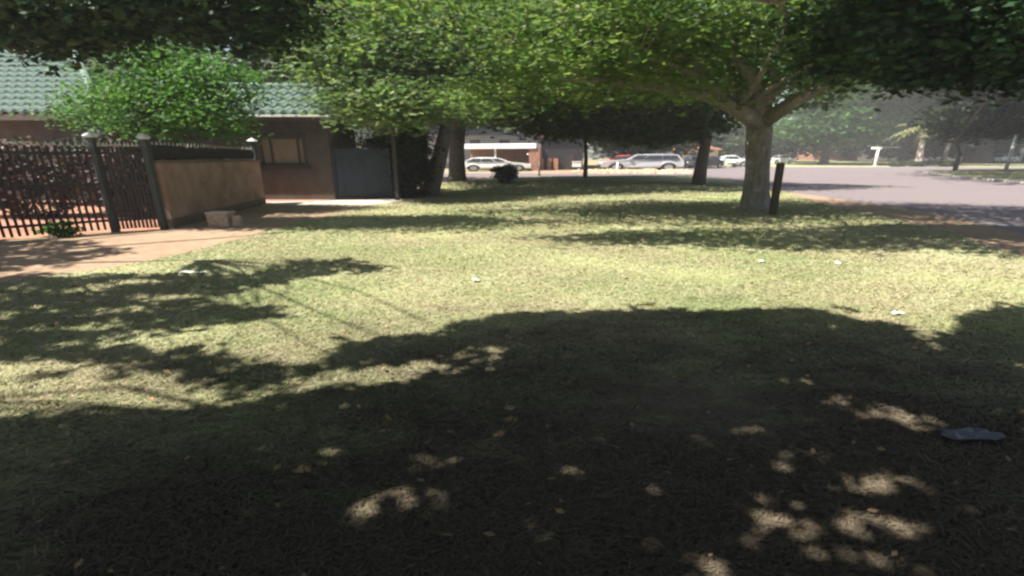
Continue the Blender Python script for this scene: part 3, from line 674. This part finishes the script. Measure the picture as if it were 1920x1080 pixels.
far_tree('background_tree', 'distant hazy tree closing the road behind the lawn tree', 1430, 150, [(1420, 270, 150, 120, 26, 10, 130), (1250, 270, 150, 120, 26, 10, 130)], 'leaf_far', 34, 2.4, 1.4, r=.9, z0=1.0)
# long dark screen of separate trees far off
DT = ['far dark tree glimpsed over the house corner', 'far dark tree behind the blue gate and bushes', 'far dark tree behind the straight street tree trunk', 'far dark tree behind the dark shed with pillars', 'far dark tree behind the low red brick house',
      'far dark tree behind the T-shaped sign', 'far dark tree right of the palm trunk', 'far dark tree behind the lamp post', 'far dark tree past the right edge shelter']
for i, xb in enumerate((600, 720, 860, 1000, 1560, 1660, 1780, 1900, 2020)):
    Y = 165 + 9 * (i % 3)
    far_tree('distant_tree', DT[i], xb, Y, [(xb, 262 - 12 * (i % 2), Y, 95, 36, 10, 110), (xb + 30, 225, Y, 60, 24, 8, 60)], 'leaf_dark', 34, 2.5, 1.5, r=.9, z0=1.0, group='far trees behind the houses')
# slim trees on the island
bI = gp(1790, 321); T = pz(1792, 265, bI[1])
tree('island_tree', 'slim dark sapling at the tip of the shaded road island', bI, [([(bI[0], bI[1], 0), (bI[0], bI[1], 2), T], [.26, .21, .15])],
     np.concatenate([lobe_clusters(lobes_px([(1832, 232, bI[1], 48, 26, 4, 80), (1890, 225, bI[1] - 2, 120, 24, 4, 90)])), shade_clusters(g((1735, 326), (1790, 320), (1920, 317), (2150, 318), (2300, 332), (2100, 350), (1920, 346), (1800, 335)), [], 620, 8.0, 11.0)]), 'leaf_dark', 36, .9, .55, 'bark_dark', 6, 40, .2, 1.7)

# --- palm
bP = pz(1722, 303, 80); bP = (bP[0], 80, .06)
pm = empty('palm_tree', bP); tag(pm, 'palm with yellowish fronds and a pale trunk on the far verge', 'tree')
tp = pz(1722, 240, 80)
hgt = tp[2] - bP[2]
pts = [(0, 0, -.1), (0, 0, .8), (-.1, 0, hgt * .35), (-.25, 0, hgt * .7), (-.1, 0, hgt)]
MB().tube(pts, [.8, .58, .46, .38, .36], 10).build('trunk', 'bark_pale', pm, smooth=True)
for k in range(22):
    az = 2 * math.pi * k / 22 + random.uniform(-.1, .1); up = random.uniform(-.1, .9); L = random.uniform(2.8, 3.8)
    fm = MB(); prev = None; nseg = 7
    spine = []
    for j in range(nseg + 1):
        t = j / nseg; r_ = L * t; zz = up * r_ - .30 * r_ * r_ * (1.1 - up * .3) * .75
        spine.append(Vector((math.cos(az) * r_ * 1.8, math.sin(az) * r_, zz)))
    side = Vector((-math.sin(az) * 1.3, math.cos(az), 0))
    for j in range(nseg):
        wd_ = .8 * math.sin(math.pi * (j + .7) / (nseg + .9))
        for sgn in (-1, 1):
            p, q2 = spine[j], spine[j + 1]; tip = p.lerp(q2, 1.3) + side * sgn * wd_ - Vector((0, 0, wd_ * .5))
            fm.add([p, p.lerp(q2, .75), tip], [(0, 1, 2)])
    fm.build('frond', 'palm_leaf', pm, loc=(-.1, 0, hgt - .05))

# ================================================================ SHRUBS
def shrub(name, label, x, Y, rx, ry, h, leaf, k=120, per=40, size=.12, sig=.12, group=None, cat='shrub'):
    o = empty(name, (x, Y, 0)); tag(o, label, cat, group)
    cl = lobe_clusters([(0, 0, h * .55, rx, ry, h * .5, k)]); cl[:, 2] = np.clip(cl[:, 2], .08, None)
    V = leaves(cl, per, sig, size, 1.4); V[:, 2] = np.clip(V[:, 2], .01, None)
    obj('foliage', np_mesh('foliage', V, 4, leaf), o)
    m = MB()
    for i in range(7):
        e = cl[RNG.integers(len(cl))]; pts = bend((random.uniform(-.1, .1), random.uniform(-.1, .1), -.03), tuple(e), 3); m.tube(pts, [.03, .025, .018, .01], 5)
    m.build('stem', 'bark_dark', o)
    return o
shrub('garden_shrub', 'purplish shrub behind the fence bars at the photo edge', -12.8, 11.4, 1.7, .6, 1.9, 'leaf_purple', 150, group='shrubs behind the palisade fence')
shrub('garden_shrub', 'purplish shrub behind the bars just before the first capped post', -10.3, 11.7, 1.5, .6, 1.85, 'leaf_purple', 150, group='shrubs behind the palisade fence')
shrub('garden_shrub', 'purplish shrub behind the bars between the two capped posts', -9.8, 12.9, .9, .6, 1.75, 'leaf_purple', 110, group='shrubs behind the palisade fence')
shrub('garden_shrub', 'dark green shrub against the house wall behind the purplish ones', -13.5, 14.6, 4.2, .7, 2.3, 'leaf_dark', 300, group='shrubs behind the palisade fence')
shrub('weed_tuft', 'low weeds growing at the foot of the fence bars', gp(120, 443)[0], gp(120, 443)[1] - .05, .45, .12, .28, 'leaf_garden', 26, 20, .07, .05, cat='weeds')
shrub('hedge_bush', 'tall dark bush at the end of the gate under the leaning tree', gp(768, 368)[0], 18.0, 1.05, .7, 2.7, 'leaf_dark', 300, 44, .14, .16, cat='bush')
shrub('hedge_bush', 'dark bush above the gate next to the house corner', gp(700, 366)[0], 21.0, 1.3, .9, 2.9, 'leaf_dark', 220, 44, .14, .16, cat='bush')
sb2 = gp(948, 345); shrub('low_shrub', 'rounded dark shrub on the lawn edge in front of the white hatchback', sb2[0], sb2[1], .75, .5, 1.15, 'leaf_dark', 90, 36, .12, .1)
for x, y, lab in ((1685, 309, 'small grey green shrub on the verge right of the T-shaped sign'), (1722, 309, 'small tuft of plants at the foot of the palm'), (1775, 309, 'low shrub on the verge right of the palm')):
    p = pz(x, y, 79); shrub('verge_shrub', lab, p[0], 79, 1.4, .6, 1.0, 'leaf_far', 40, 20, .3, .2, 'small shrubs on the far verge')

# ================================================================ FAR BUILDINGS
def bx(parent, name, mat, x0, x1, y0, y1, z0, z1): return MB().box(x0, x1, y0, y1, z0, z1).build(name, mat, parent)
# carport, turned a little towards the sun
cp = empty('carport', (pz(935, 300, 58)[0], 58, 0), math.radians(-14)); tag(cp, 'open carport with a bright white roof edge and brown back wall', 'carport')
bx(cp, 'roof', 'white_paint', -6.2, 4.9, -.3, 6.5, 2.72, 3.3)
for x in (-5.8, -.6): bx(cp, 'post', 'white_paint', x, x + .2, .1, .3, 0, 2.715)
bx(cp, 'wall', 'brick_red', -6, 4.6, 6.2, 6.45, 0, 2.715)
bx(cp, 'pillar', 'brick_red', 4.0, 5.4, -.1, 1.2, 0, 2.715)
cl_ = bx(cp, 'lamp', 'white_paint', 3.7, 3.95, -.1, .1, 1.95, 2.1)
fb = empty('grey_building', (pz(900, 300, 70)[0], 70, 0)); tag(fb, 'grey walled building with a grey pitched roof behind the carport', 'building')
bx(fb, 'wall', 'grey_wall', -9, 7.5, 0, 9, 0, 4.9)
MB().add([(-9.6, -.8, 4.85), (8.1, -.8, 4.85), (8.1, 10, 4.85), (-9.6, 10, 4.85), (-9.6, 4.5, 7.0), (8.1, 4.5, 7.0)], [(0, 1, 5, 4), (2, 3, 4, 5), (0, 4, 3), (1, 2, 5), (3, 2, 1, 0)]).build('roof', 'grey_roof', fb)
for x in (-6, -1.5, 3): 
    wn = bx(fb, 'window', 'frame_dark', x, x + 1.6, -.06, -.004, 3.2, 4.2); MB().box(x + .12, x + 1.48, -.075, -.062, 3.3, 4.1).build('pane', 'glass', wn)
db = empty('dark_building', (pz(1048, 300, 60)[0], 60, 0)); tag(db, 'dark grey walled shed with orange brown pillars beside the carport', 'building')
bx(db, 'wall', 'dark_grey', -2.9, 3.2, 0, 5, 0, 4.2)
bx(db, 'roof', 'terracotta', -3.3, 3.5, -.4, 5.4, 4.21, 4.4)
for x in (-2.6, -1.6, -.7): bx(db, 'pillar', 'orange_pillar', x, x + .55, -.5, -.05, 0, 1.5)
bx(db, 'door', 'frame_dark', .9, 2.0, -.05, -.004, 0, 2.1)
u = empty('utility_box', (pz(1082, 305, 56)[0], 56, 0)); tag(u, 'small white box on a short stand by the dark shed', 'box')
bx(u, 'cabinet', 'white_paint', -.55, .5, -.2, .2, .5, 1.1); bx(u, 'stand', 'pole_dark', -.1, .1, -.1, .1, 0, .499); bx(u, 'lid', 'white_paint', -.62, .57, -.26, .26, 1.101, 1.16)
# pink house and neighbour wall
ph = empty('pink_house', (pz(1290, 300, 100)[0], 100, .4)); tag(ph, 'salmon pink house with brown hipped roof far behind the parked cars', 'house')
bx(ph, 'wall', 'pink_wall', -4.5, 6.5, 0, 8, 0, 3.0)
MB().add([(-5.2, -.8, 2.95), (7.2, -.8, 2.95), (7.2, 8.8, 2.95), (-5.2, 8.8, 2.95), (-1.5, 4, 4.7), (3.5, 4, 4.7)], [(0, 1, 5, 4), (1, 2, 5), (2, 3, 4, 5), (3, 0, 4), (3, 2, 1, 0)]).build('roof', 'terracotta', ph)
for x in (-2.5, .2, 3.0): bx(ph, 'window', 'frame_dark', x, x + 1.1, -.05, -.004, 1.0, 2.3)
nw = empty('neighbour_wall', (pz(660, 300, 42)[0], 42, 0)); tag(nw, 'pale sunlit garden wall glimpsed over the blue gate', 'wall')
bx(nw, 'wall', 'cream_wall', -5, 4.5, 0, .25, 0, 2.75); bx(nw, 'coping', 'coping', -5.1, 4.6, -.06, .31, 2.751, 2.84)
# houses beyond the verge
bh = empty('brick_house', (pz(1566, 300, 125)[0], 125, .95)); tag(bh, 'low red brick house with a pale flat roof edge beyond the verge', 'house')
bx(bh, 'wall', 'brick_red', -6, 6, 0, 8, 0, 3.7); bx(bh, 'roof', 'white_paint', -5.6, 6.6, -1, 9, 4.1, 4.6); bx(bh, 'beam', 'brick_red', -5.8, 5.8, .1, .3, 3.701, 4.095)
bx(bh, 'awning', 'white_paint', -2, 3, -1.1, -.01, 2.3, 2.5)
for x in (-4, 1.2): bx(bh, 'window', 'frame_dark', x, x + 2, -.06, -.004, 1.0, 2.1)
lb = empty('long_building', (pz(1640, 300, 150)[0], 150, 1.0)); tag(lb, 'long shaded low building behind the T-shaped sign', 'building')
bx(lb, 'wall', 'grey_wall', -9, 30, 0, 8, 0, 3.2); bx(lb, 'roof', 'terracotta', -10, 31, -1, 9, 3.201, 3.6)
for x in range(-7, 28, 5): bx(lb, 'window', 'frame_dark', x, x + 2.4, -.06, -.004, 1.0, 2.3)
wr = empty('white_roofed_shelter', (pz(1890, 300, 112)[0], 112, .75)); tag(wr, 'shelter with a thin white roof at the right edge beyond the road', 'shelter')
bx(wr, 'roof', 'white_paint', -6, 12, -1, 6, 3.9, 4.3)
for x in (-5.5, -1, 4, 9): bx(wr, 'post', 'pole_dark', x, x + .3, -.6, -.3, 0, 3.895)
bx(wr, 'back_wall', 'dark_grey', -5.8, 11.8, 5.4, 5.7, 0, 3.895)
wv = empty('white_wall', (pz(1925, 300, 108)[0], 108, .7)); tag(wv, 'white gable wall cut by the right edge of the photo', 'wall')
bx(wv, 'wall', 'white_paint', -2.2, 6, 0, .4, 2.1, 3.4); bx(wv, 'post', 'white_paint', -1.6, -1.2, .05, .35, 0, 2.095); bx(wv, 'post', 'white_paint', 5, 5.4, .05, .35, 0, 2.095)
# mid distance fence glimpse and poles
def pole(name, label, x, y0, Y, ytop, r, mat, arm=None, cat='pole'):
    b = pz(x, y0, Y); t = pz(x, ytop, Y); z0 = max(0, b[2]); z0 = 0 if Y < 77 else (Y - 78) / 52.0 if Y > 78 else 0
    o = empty(name, (b[0], Y, z0)); tag(o, label, cat)
    MB().tube([(0, 0, -.1), (0, 0, t[2] - z0)], [r, r * .8], 10).build('post', mat, o, smooth=True)
    bx(o, 'base_plate', mat, -r * 1.8, r * 1.8, -r * 1.8, r * 1.8, -.02, .08)
    if arm: arm(o, t[2] - z0)
    return o
pole('street_sign', 'white T-shaped sign post on the far verge', 1641, 306, 84, 279, .25, 'white_paint', lambda o, z: (bx(o, 'sign_board', 'white_paint', -1.3, .6, -.08, .08, z - .1, z + .35), bx(o, 'arm', 'pole_metal', .6, 4.2, -.05, .05, z + .2, z + .3)), 'sign')
pole('lamp_post', 'pale metal lamp post on the shaded road island', 1886, 318, 59, 238, .2, 'pole_metal', lambda o, z: (MB().tube([(0, 0, z - .1), (-.6, 0, z + .5), (-2.4, 0, z + .75)], [.14, .11, .09], 8).build('arm', 'pole_metal', o, smooth=True), bx(o, 'lamp_head', 'pole_metal', -4.2, -2.4, -.2, .2, z + .62, z + .86)), 'lamp post')
pole('marker_post', 'short thin dark post at the far kerb in front of the dark shed', 1011, 331, 41, 302, .08, 'pole_dark', None, 'post')
pole('marker_post', 'short white post standing among the rubble in front of the silver estate car', 1157, 322, 51, 304, .12, 'white_paint', None, 'post')

# rubble strip in front of the silver car
rb = MB()
A0, A1 = Vector(gp(1085, 325)), Vector(gp(1305, 325)); 
for i in range(420):
    t = random.random(); s = random.gauss(0, 1.3); p = A0.lerp(A1, t); h_ = max(.05, .42 - .16 * abs(s)) * random.uniform(.4, 1) * (.6 + .4 * math.sin(t * 17) ** 2)
    r_ = random.uniform(.12, .4); c = Vector((p.x, p.y + 2.0 + s, h_ * .6))
    vv = [c + Vector((random.uniform(.6, 1) * r_ * 1.7 * x, random.uniform(.6, 1) * r_ * y, random.uniform(.5, .9) * r_ * z)) for x, y, z in ((1, 0, 0), (-1, 0, 0), (0, 1, 0), (0, -1, 0), (0, 0, 1), (0, 0, -1))]
    rb.add(vv, [(0, 2, 4), (2, 1, 4), (1, 3, 4), (3, 0, 4), (2, 0, 5), (1, 2, 5), (3, 1, 5), (0, 3, 5)])
mound = rb.build('rubble', 'rubble'); tag(mound, 'low tan heap of rubble along the verge in front of the silver car', 'rubble', kind='stuff')
sheet('far_pavement', g((1000, 326.5), (1320, 326.5), (1330, 319), (1010, 319)), .02, 'dirt')

# ================================================================ CARS
def car(name, label, loc, rz, L, Hh, Wd, paint, style='estate', group='parked cars'):
    """nose towards +x; L, Hh, Wd in metres"""
    o = empty(name, loc, rz); tag(o, label, 'car', group)
    if style == 'estate': top = [(.985, .42), (.97, .52), (.90, .60), (.70, .66), (.58, .93), (.50, .99), (.20, 1.0), (.08, .95), (.03, .66), (.01, .5)]
    elif style == 'hatch': top = [(.985, .40), (.97, .50), (.88, .58), (.70, .66), (.56, .92), (.48, .99), (.28, 1.0), (.16, .93), (.05, .66), (.01, .52)]
    else: top = [(.985, .40), (.97, .50), (.90, .56), (.72, .64), (.60, .90), (.52, .985), (.36, 1.0), (.28, .95), (.17, .68), (.03, .63), (.01, .5)]
    wf, wr_, wrad = .80, .19, .235
    def arch(c): return [(c + wrad * Hh * 1.15 * WST / L * math.cos(a), .20 + wrad * 1.15 * math.sin(a)) for a in [math.pi * k / 8 for k in range(9)]]
    WST = L / (Hh * 2.9)
    low = [(.015, .24)] + [(x, max(z, .2)) for x, z in reversed(arch(wr_))] + [(x, max(z, .2)) for x, z in reversed(arch(wf))] + [(.98, .22)]
    prof = low + top
    def hw(z): return Wd / 2 * (1 - max(0, z - .64) * .55) * (1 - max(0, .3 - z) * .15)
    n = len(prof); vs = []
    for s in (-1, 1): vs += [((x - .5) * L, s * hw(z), z * Hh) for x, z in prof]
    m = MB(); m.add(vs, [tuple(range(n)), tuple(range(2 * n - 1, n - 1, -1))] + [(i, n + i, n + (i + 1) % n, (i + 1) % n) for i in range(n)])
    bd = m.build('body', paint, o)
    bv = bd.modifiers.new('bevel', 'BEVEL'); bv.width = .03 * Hh; bv.segments = 2; bv.limit_method = 'ANGLE'; bv.angle_limit = math.radians(25)
    # glass
    zs0, zs1 = .68, .925
    def top_x(z, front):
        pts = top if front else top
        seg = [(a, b) for a, b in zip(pts[:-1], pts[1:]) if min(a[1], b[1]) <= z <= max(a[1], b[1]) and a[1] != b[1] and ((a[1] < b[1]) == front)]
        a, b = seg[-1] if front else seg[0]
        return a[0] + (b[0] - a[0]) * (z - a[1]) / (b[1] - a[1])
    f0, f1, r0, r1 = top_x(zs0, True) - .03, top_x(zs1, True) - .025, top_x(zs0, False) + .03, top_x(zs1, False) + .025
    cuts = [(0, .34), (.36, .70), (.72, 1)]
    for s in (-1, 1):
        for a, b in cuts:
            q = []
            for t, z in ((a, zs0), (b, zs0), (b, zs1), (a, zs1)):
                x0_, x1_ = (r0, f0) if z == zs0 else (r1, f1)
                q.append(((x0_ + (x1_ - x0_) * t - .5) * L, s * (hw(z) + .012), z * Hh))
            q2 = [(x, y - s * .03, z) for x, y, z in q]
            MB().add(q + q2, [(0, 1, 2, 3) if s < 0 else (3, 2, 1, 0), (0, 4, 5, 1), (1, 5, 6, 2), (2, 6, 7, 3), (3, 7, 4, 0)]).build('window', 'glass', o)
    for front, nm in ((True, 'windscreen'), (False, 'rear_window')):
        xa, xb = top_x(zs0, front), top_x(zs1, front); e = .012 if front else -.012
        MB().add([((xa - .5) * L + e, -hw(zs0) * .86, zs0 * Hh + .02), ((xa - .5) * L + e, hw(zs0) * .86, zs0 * Hh + .02), ((xb - .5) * L + e, hw(zs1) * .84, zs1 * Hh + .02), ((xb - .5) * L + e, -hw(zs1) * .84, zs1 * Hh + .02)], [(0, 1, 2, 3)]).build(nm, 'glass', o)
    for wx in (wf, wr_):
        for s in (-1, 1):
            R = wrad * Hh; yy = s * (Wd / 2 - .1)
            ax = ((wx - .5) * L, yy, R)
            def disc(rr, y0, y1, nn=18):
                v = []
                for y in (y0, y1): v += [(rr * WST * math.cos(2 * math.pi * k / nn), y, rr * math.sin(2 * math.pi * k / nn)) for k in range(nn)]
                return MB().add(v, [tuple(range(nn)), tuple(range(2 * nn - 1, nn - 1, -1))] + [(k, nn + k, nn + (k + 1) % nn, (k + 1) % nn) for k in range(nn)])
            wm = disc(R, -.1, .1).build('wheel', 'tyre', o, loc=ax)
            disc(R * .62, *((.101, .112) if s > 0 else (-.112, -.101))).build('rim', 'rim', wm)
    for s in (-1, 1):
        bx(o, 'headlight', 'lamp_clear', .455 * L, .482 * L, s * Wd * .36 - .16, s * Wd * .36 + .16, .46 * Hh, .54 * Hh)
        bx(o, 'tail_light', 'lamp_red', -.487 * L, -.47 * L, s * Wd * .4 - .1, s * Wd * .4 + .1, .5 * Hh, .64 * Hh)
        MB().box(.12 * L, .16 * L, s * Wd / 2 - .02 if s > 0 else s * Wd / 2 - .16, s * Wd / 2 + .16 if s > 0 else s * Wd / 2 + .02, .66 * Hh, .74 * Hh).build('mirror', paint, o)
    bx(o, 'bumper', 'plastic_black', .484 * L, .497 * L, -Wd * .42, Wd * .42, .24 * Hh, .36 * Hh)
    bx(o, 'bumper', 'plastic_black', -.496 * L, -.48 * L, -Wd * .42, Wd * .42, .24 * Hh, .36 * Hh)
    return o
p = pz(1200, 300, 56); car('estate_car', 'silver estate car parked side-on behind the rubble', (p[0], 56, .02), math.radians(176), 10.2, 2.0, 3.0, 'car_silver', 'estate')
p = pz(928, 300, 55); car('hatchback_car', 'white hatchback parked at the carport with its rear by the tree trunk', (p[0], 55.2, .0), math.radians(8), 8.8, 1.62, 2.9, 'car_white', 'hatch')
p = pz(1160, 300, 66); car('hatchback_car', 'red car almost hidden behind the bonnet of the silver estate car', (p[0], 66, .0), math.radians(170), 6.0, 2.0, 2.6, 'car_red', 'hatch')
p = pz(1322, 300, 70); car('saloon_car', 'dark saloon parked behind the slim tree on the road', (p[0], 70, .01), math.radians(205), 5.2, 1.85, 3.0, 'car_dark', 'saloon')
p = pz(1362, 300, 84); car('saloon_car', 'white saloon parked just right of the dark one', (p[0], 84, .1), math.radians(172), 6.5, 1.95, 2.8, 'car_white', 'saloon')
p = pz(1408, 300, 80); car('hatchback_car', 'white car half hidden behind the thick lawn tree trunk', (p[0], 80, .05), math.radians(183), 7.0, 2.0, 2.8, 'car_white', 'hatch')
p = pz(1297, 300, 82); car('estate_car', 'light grey car behind the rear of the silver estate car', (p[0], 82, .08), math.radians(182), 6.0, 1.9, 2.8, 'car_silver', 'estate')
p = pz(1876, 300, 104); car('hatchback_car', 'white car parked under the white-roofed shelter', (p[0], 104, .55), math.radians(180), 5.6, 1.9, 2.8, 'car_white', 'hatch')
p = pz(1462, 300, 96); car('saloon_car', 'pale car glimpsed between the thick trunk and the stake', (p[0], 96, .36), math.radians(178), 4.2, 1.9, 2.8, 'car_white', 'saloon')

# ================================================================ GRASS, LITTER
def grass_blades(n, r0, r1, seed):
    rg = np.random.default_rng(seed)
    r = np.exp(rg.uniform(np.log(r0), np.log(r1), n)); a = rg.uniform(-1.15, 1.15, n)
    x, y = r * np.sin(a), r * np.cos(a)
    ok = in_poly(x, y, LAWN)
    patch = np.sin(x * .9 + 1.3 * np.sin(y * 1.1)) * np.sin(y * 1.7 + np.sin(x * .7)) + .6 * np.sin(x * 2.3 + 2) * np.sin(y * 3.1)
    ok &= rg.uniform(-1.2, 1.0, n) < patch + .45
    ok &= rg.uniform(0, 1, n) < np.clip((r - .8) / 3.4, .16, 1)
    x, y, r = x[ok], y[ok], r[ok]; k = len(x)
    wdt = (.003 + .0009 * r) * rg.uniform(.7, 1.3, k); hh = (.017 + .0010 * r) * rg.uniform(.5, 1.35, k)
    az = rg.uniform(0, 2 * np.pi, k); lean = hh * rg.uniform(.8, 2.6, k); la = rg.uniform(0, 2 * np.pi, k)
    V = np.empty((k, 3, 3)); z = np.full(k, .012)
    dx, dy = np.cos(az) * wdt * 1.5, np.sin(az) * wdt
    V[:, 0] = np.c_[x - dx, y - dy, z]; V[:, 1] = np.c_[x + dx, y + dy, z]
    V[:, 2] = np.c_[x + np.cos(la) * lean * 1.6, y + np.sin(la) * lean, z + hh]
    return V.reshape(-1, 3)
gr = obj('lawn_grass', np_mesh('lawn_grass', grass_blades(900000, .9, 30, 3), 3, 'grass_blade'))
tag(gr, 'short dry green grass covering the lawn', 'grass', kind='stuff')
def scatter_leaves():
    rg = np.random.default_rng(11); k = 1500
    x = rg.uniform(-9, 9, k); y = 1.0 + 15 * rg.uniform(0, 1, k) ** 1.4
    ok = in_poly(x, y, LAWN); x, y = x[ok], y[ok]; k = len(x)
    a = rg.uniform(0, 6.28, k); L = rg.uniform(.008, .018, k) * (1 + y * .09); V = np.empty((k, 4, 3)); t = rg.normal(0, .25, (k, 2))
    d = np.c_[np.cos(a) * 1.5, np.sin(a)]; s = np.c_[-np.sin(a) * 1.5, np.cos(a)] * .45; z = .05
    for i, (u, v) in enumerate(((-1, 0), (0, 1), (1, 0), (0, -1))):
        o2 = d * (u * L)[:, None] + s * (v * L)[:, None]
        V[:, i] = np.c_[x + o2[:, 0], y + o2[:, 1], z + u * L * t[:, 0] + v * L * t[:, 1]]
    return V.reshape(-1, 3)
lt = obj('leaf_litter', np_mesh('leaf_litter', scatter_leaves(), 4, 'dry_leaf')); tag(lt, 'scattered dry brown leaves lying on the grass', 'leaves', kind='stuff')
def scrap(name, label, x, y, sx, sy, mat='paper', hgt=.03, cat='litter', group='scraps of litter on the lawn'):
    p = gp(x, y); m = MB(); nx, ny = 6, 4
    vs = []; 
    for j in range(ny + 1):
        for i in range(nx + 1):
            ed = 1 + .18 * math.sin(i * 2.1 + j * 1.7 + x)
            vs.append(((i / nx - .5) * sx * ed, (j / ny - .5) * sy * ed, .035 + hgt * random.random()))
    m.add(vs, [(j * (nx + 1) + i, j * (nx + 1) + i + 1, (j + 1) * (nx + 1) + i + 1, (j + 1) * (nx + 1) + i) for j in range(ny) for i in range(nx)])
    o = m.build(name, mat, loc=(p[0], p[1], 0)); so = o.modifiers.new('solid', 'SOLIDIFY'); so.thickness = .003
    tag(o, label, cat, group); return o
scrap('plastic_sheet', 'crumpled grey plastic piece lying in the foreground shade', 1815, 826, .30, .09, 'plastic_grey', .02, group=None)
scrap('paper_scrap', 'white paper scrap alone in the middle of the sunny lawn', 891, 531, .08, .07)
scrap('paper_scrap', 'long white torn strip at the edge of the leafy shadow by the dirt path', 362, 517, .34, .07)
scrap('paper_scrap', 'tiny white scrap on the sunny lawn in front of the thick trunk', 1426, 495, .07, .07)
scrap('paper_scrap', 'tiny white scrap on the sunny lawn nearest the road shadow', 1569, 499, .07, .06)
scrap('paper_scrap', 'white scrap in the lit gap at the edge of the foreground shadow', 1681, 595, .09, .05)

# ================================================================ HAZE
hz = MB().box(-420, 420, -40, 260, -1.0, 45.0)  # even haze; it also imitates the veil of lens glare
hm = bpy.data.materials.new('haze'); hm.use_nodes = True; hn = hm.node_tree; hn.nodes.remove(hn.nodes['Principled BSDF'])
pv = hn.nodes.new('ShaderNodeVolumePrincipled'); pv.inputs['Color'].default_value = (.92, .9, .9, 1); pv.inputs['Density'].default_value = .0015
hn.links.new(pv.outputs[0], hn.nodes['Material Output'].inputs['Volume']); MATS['haze'] = hm
tag(hz.build('haze', 'haze'), 'thin pale haze, also standing in for lens glare', 'haze', kind='stuff')
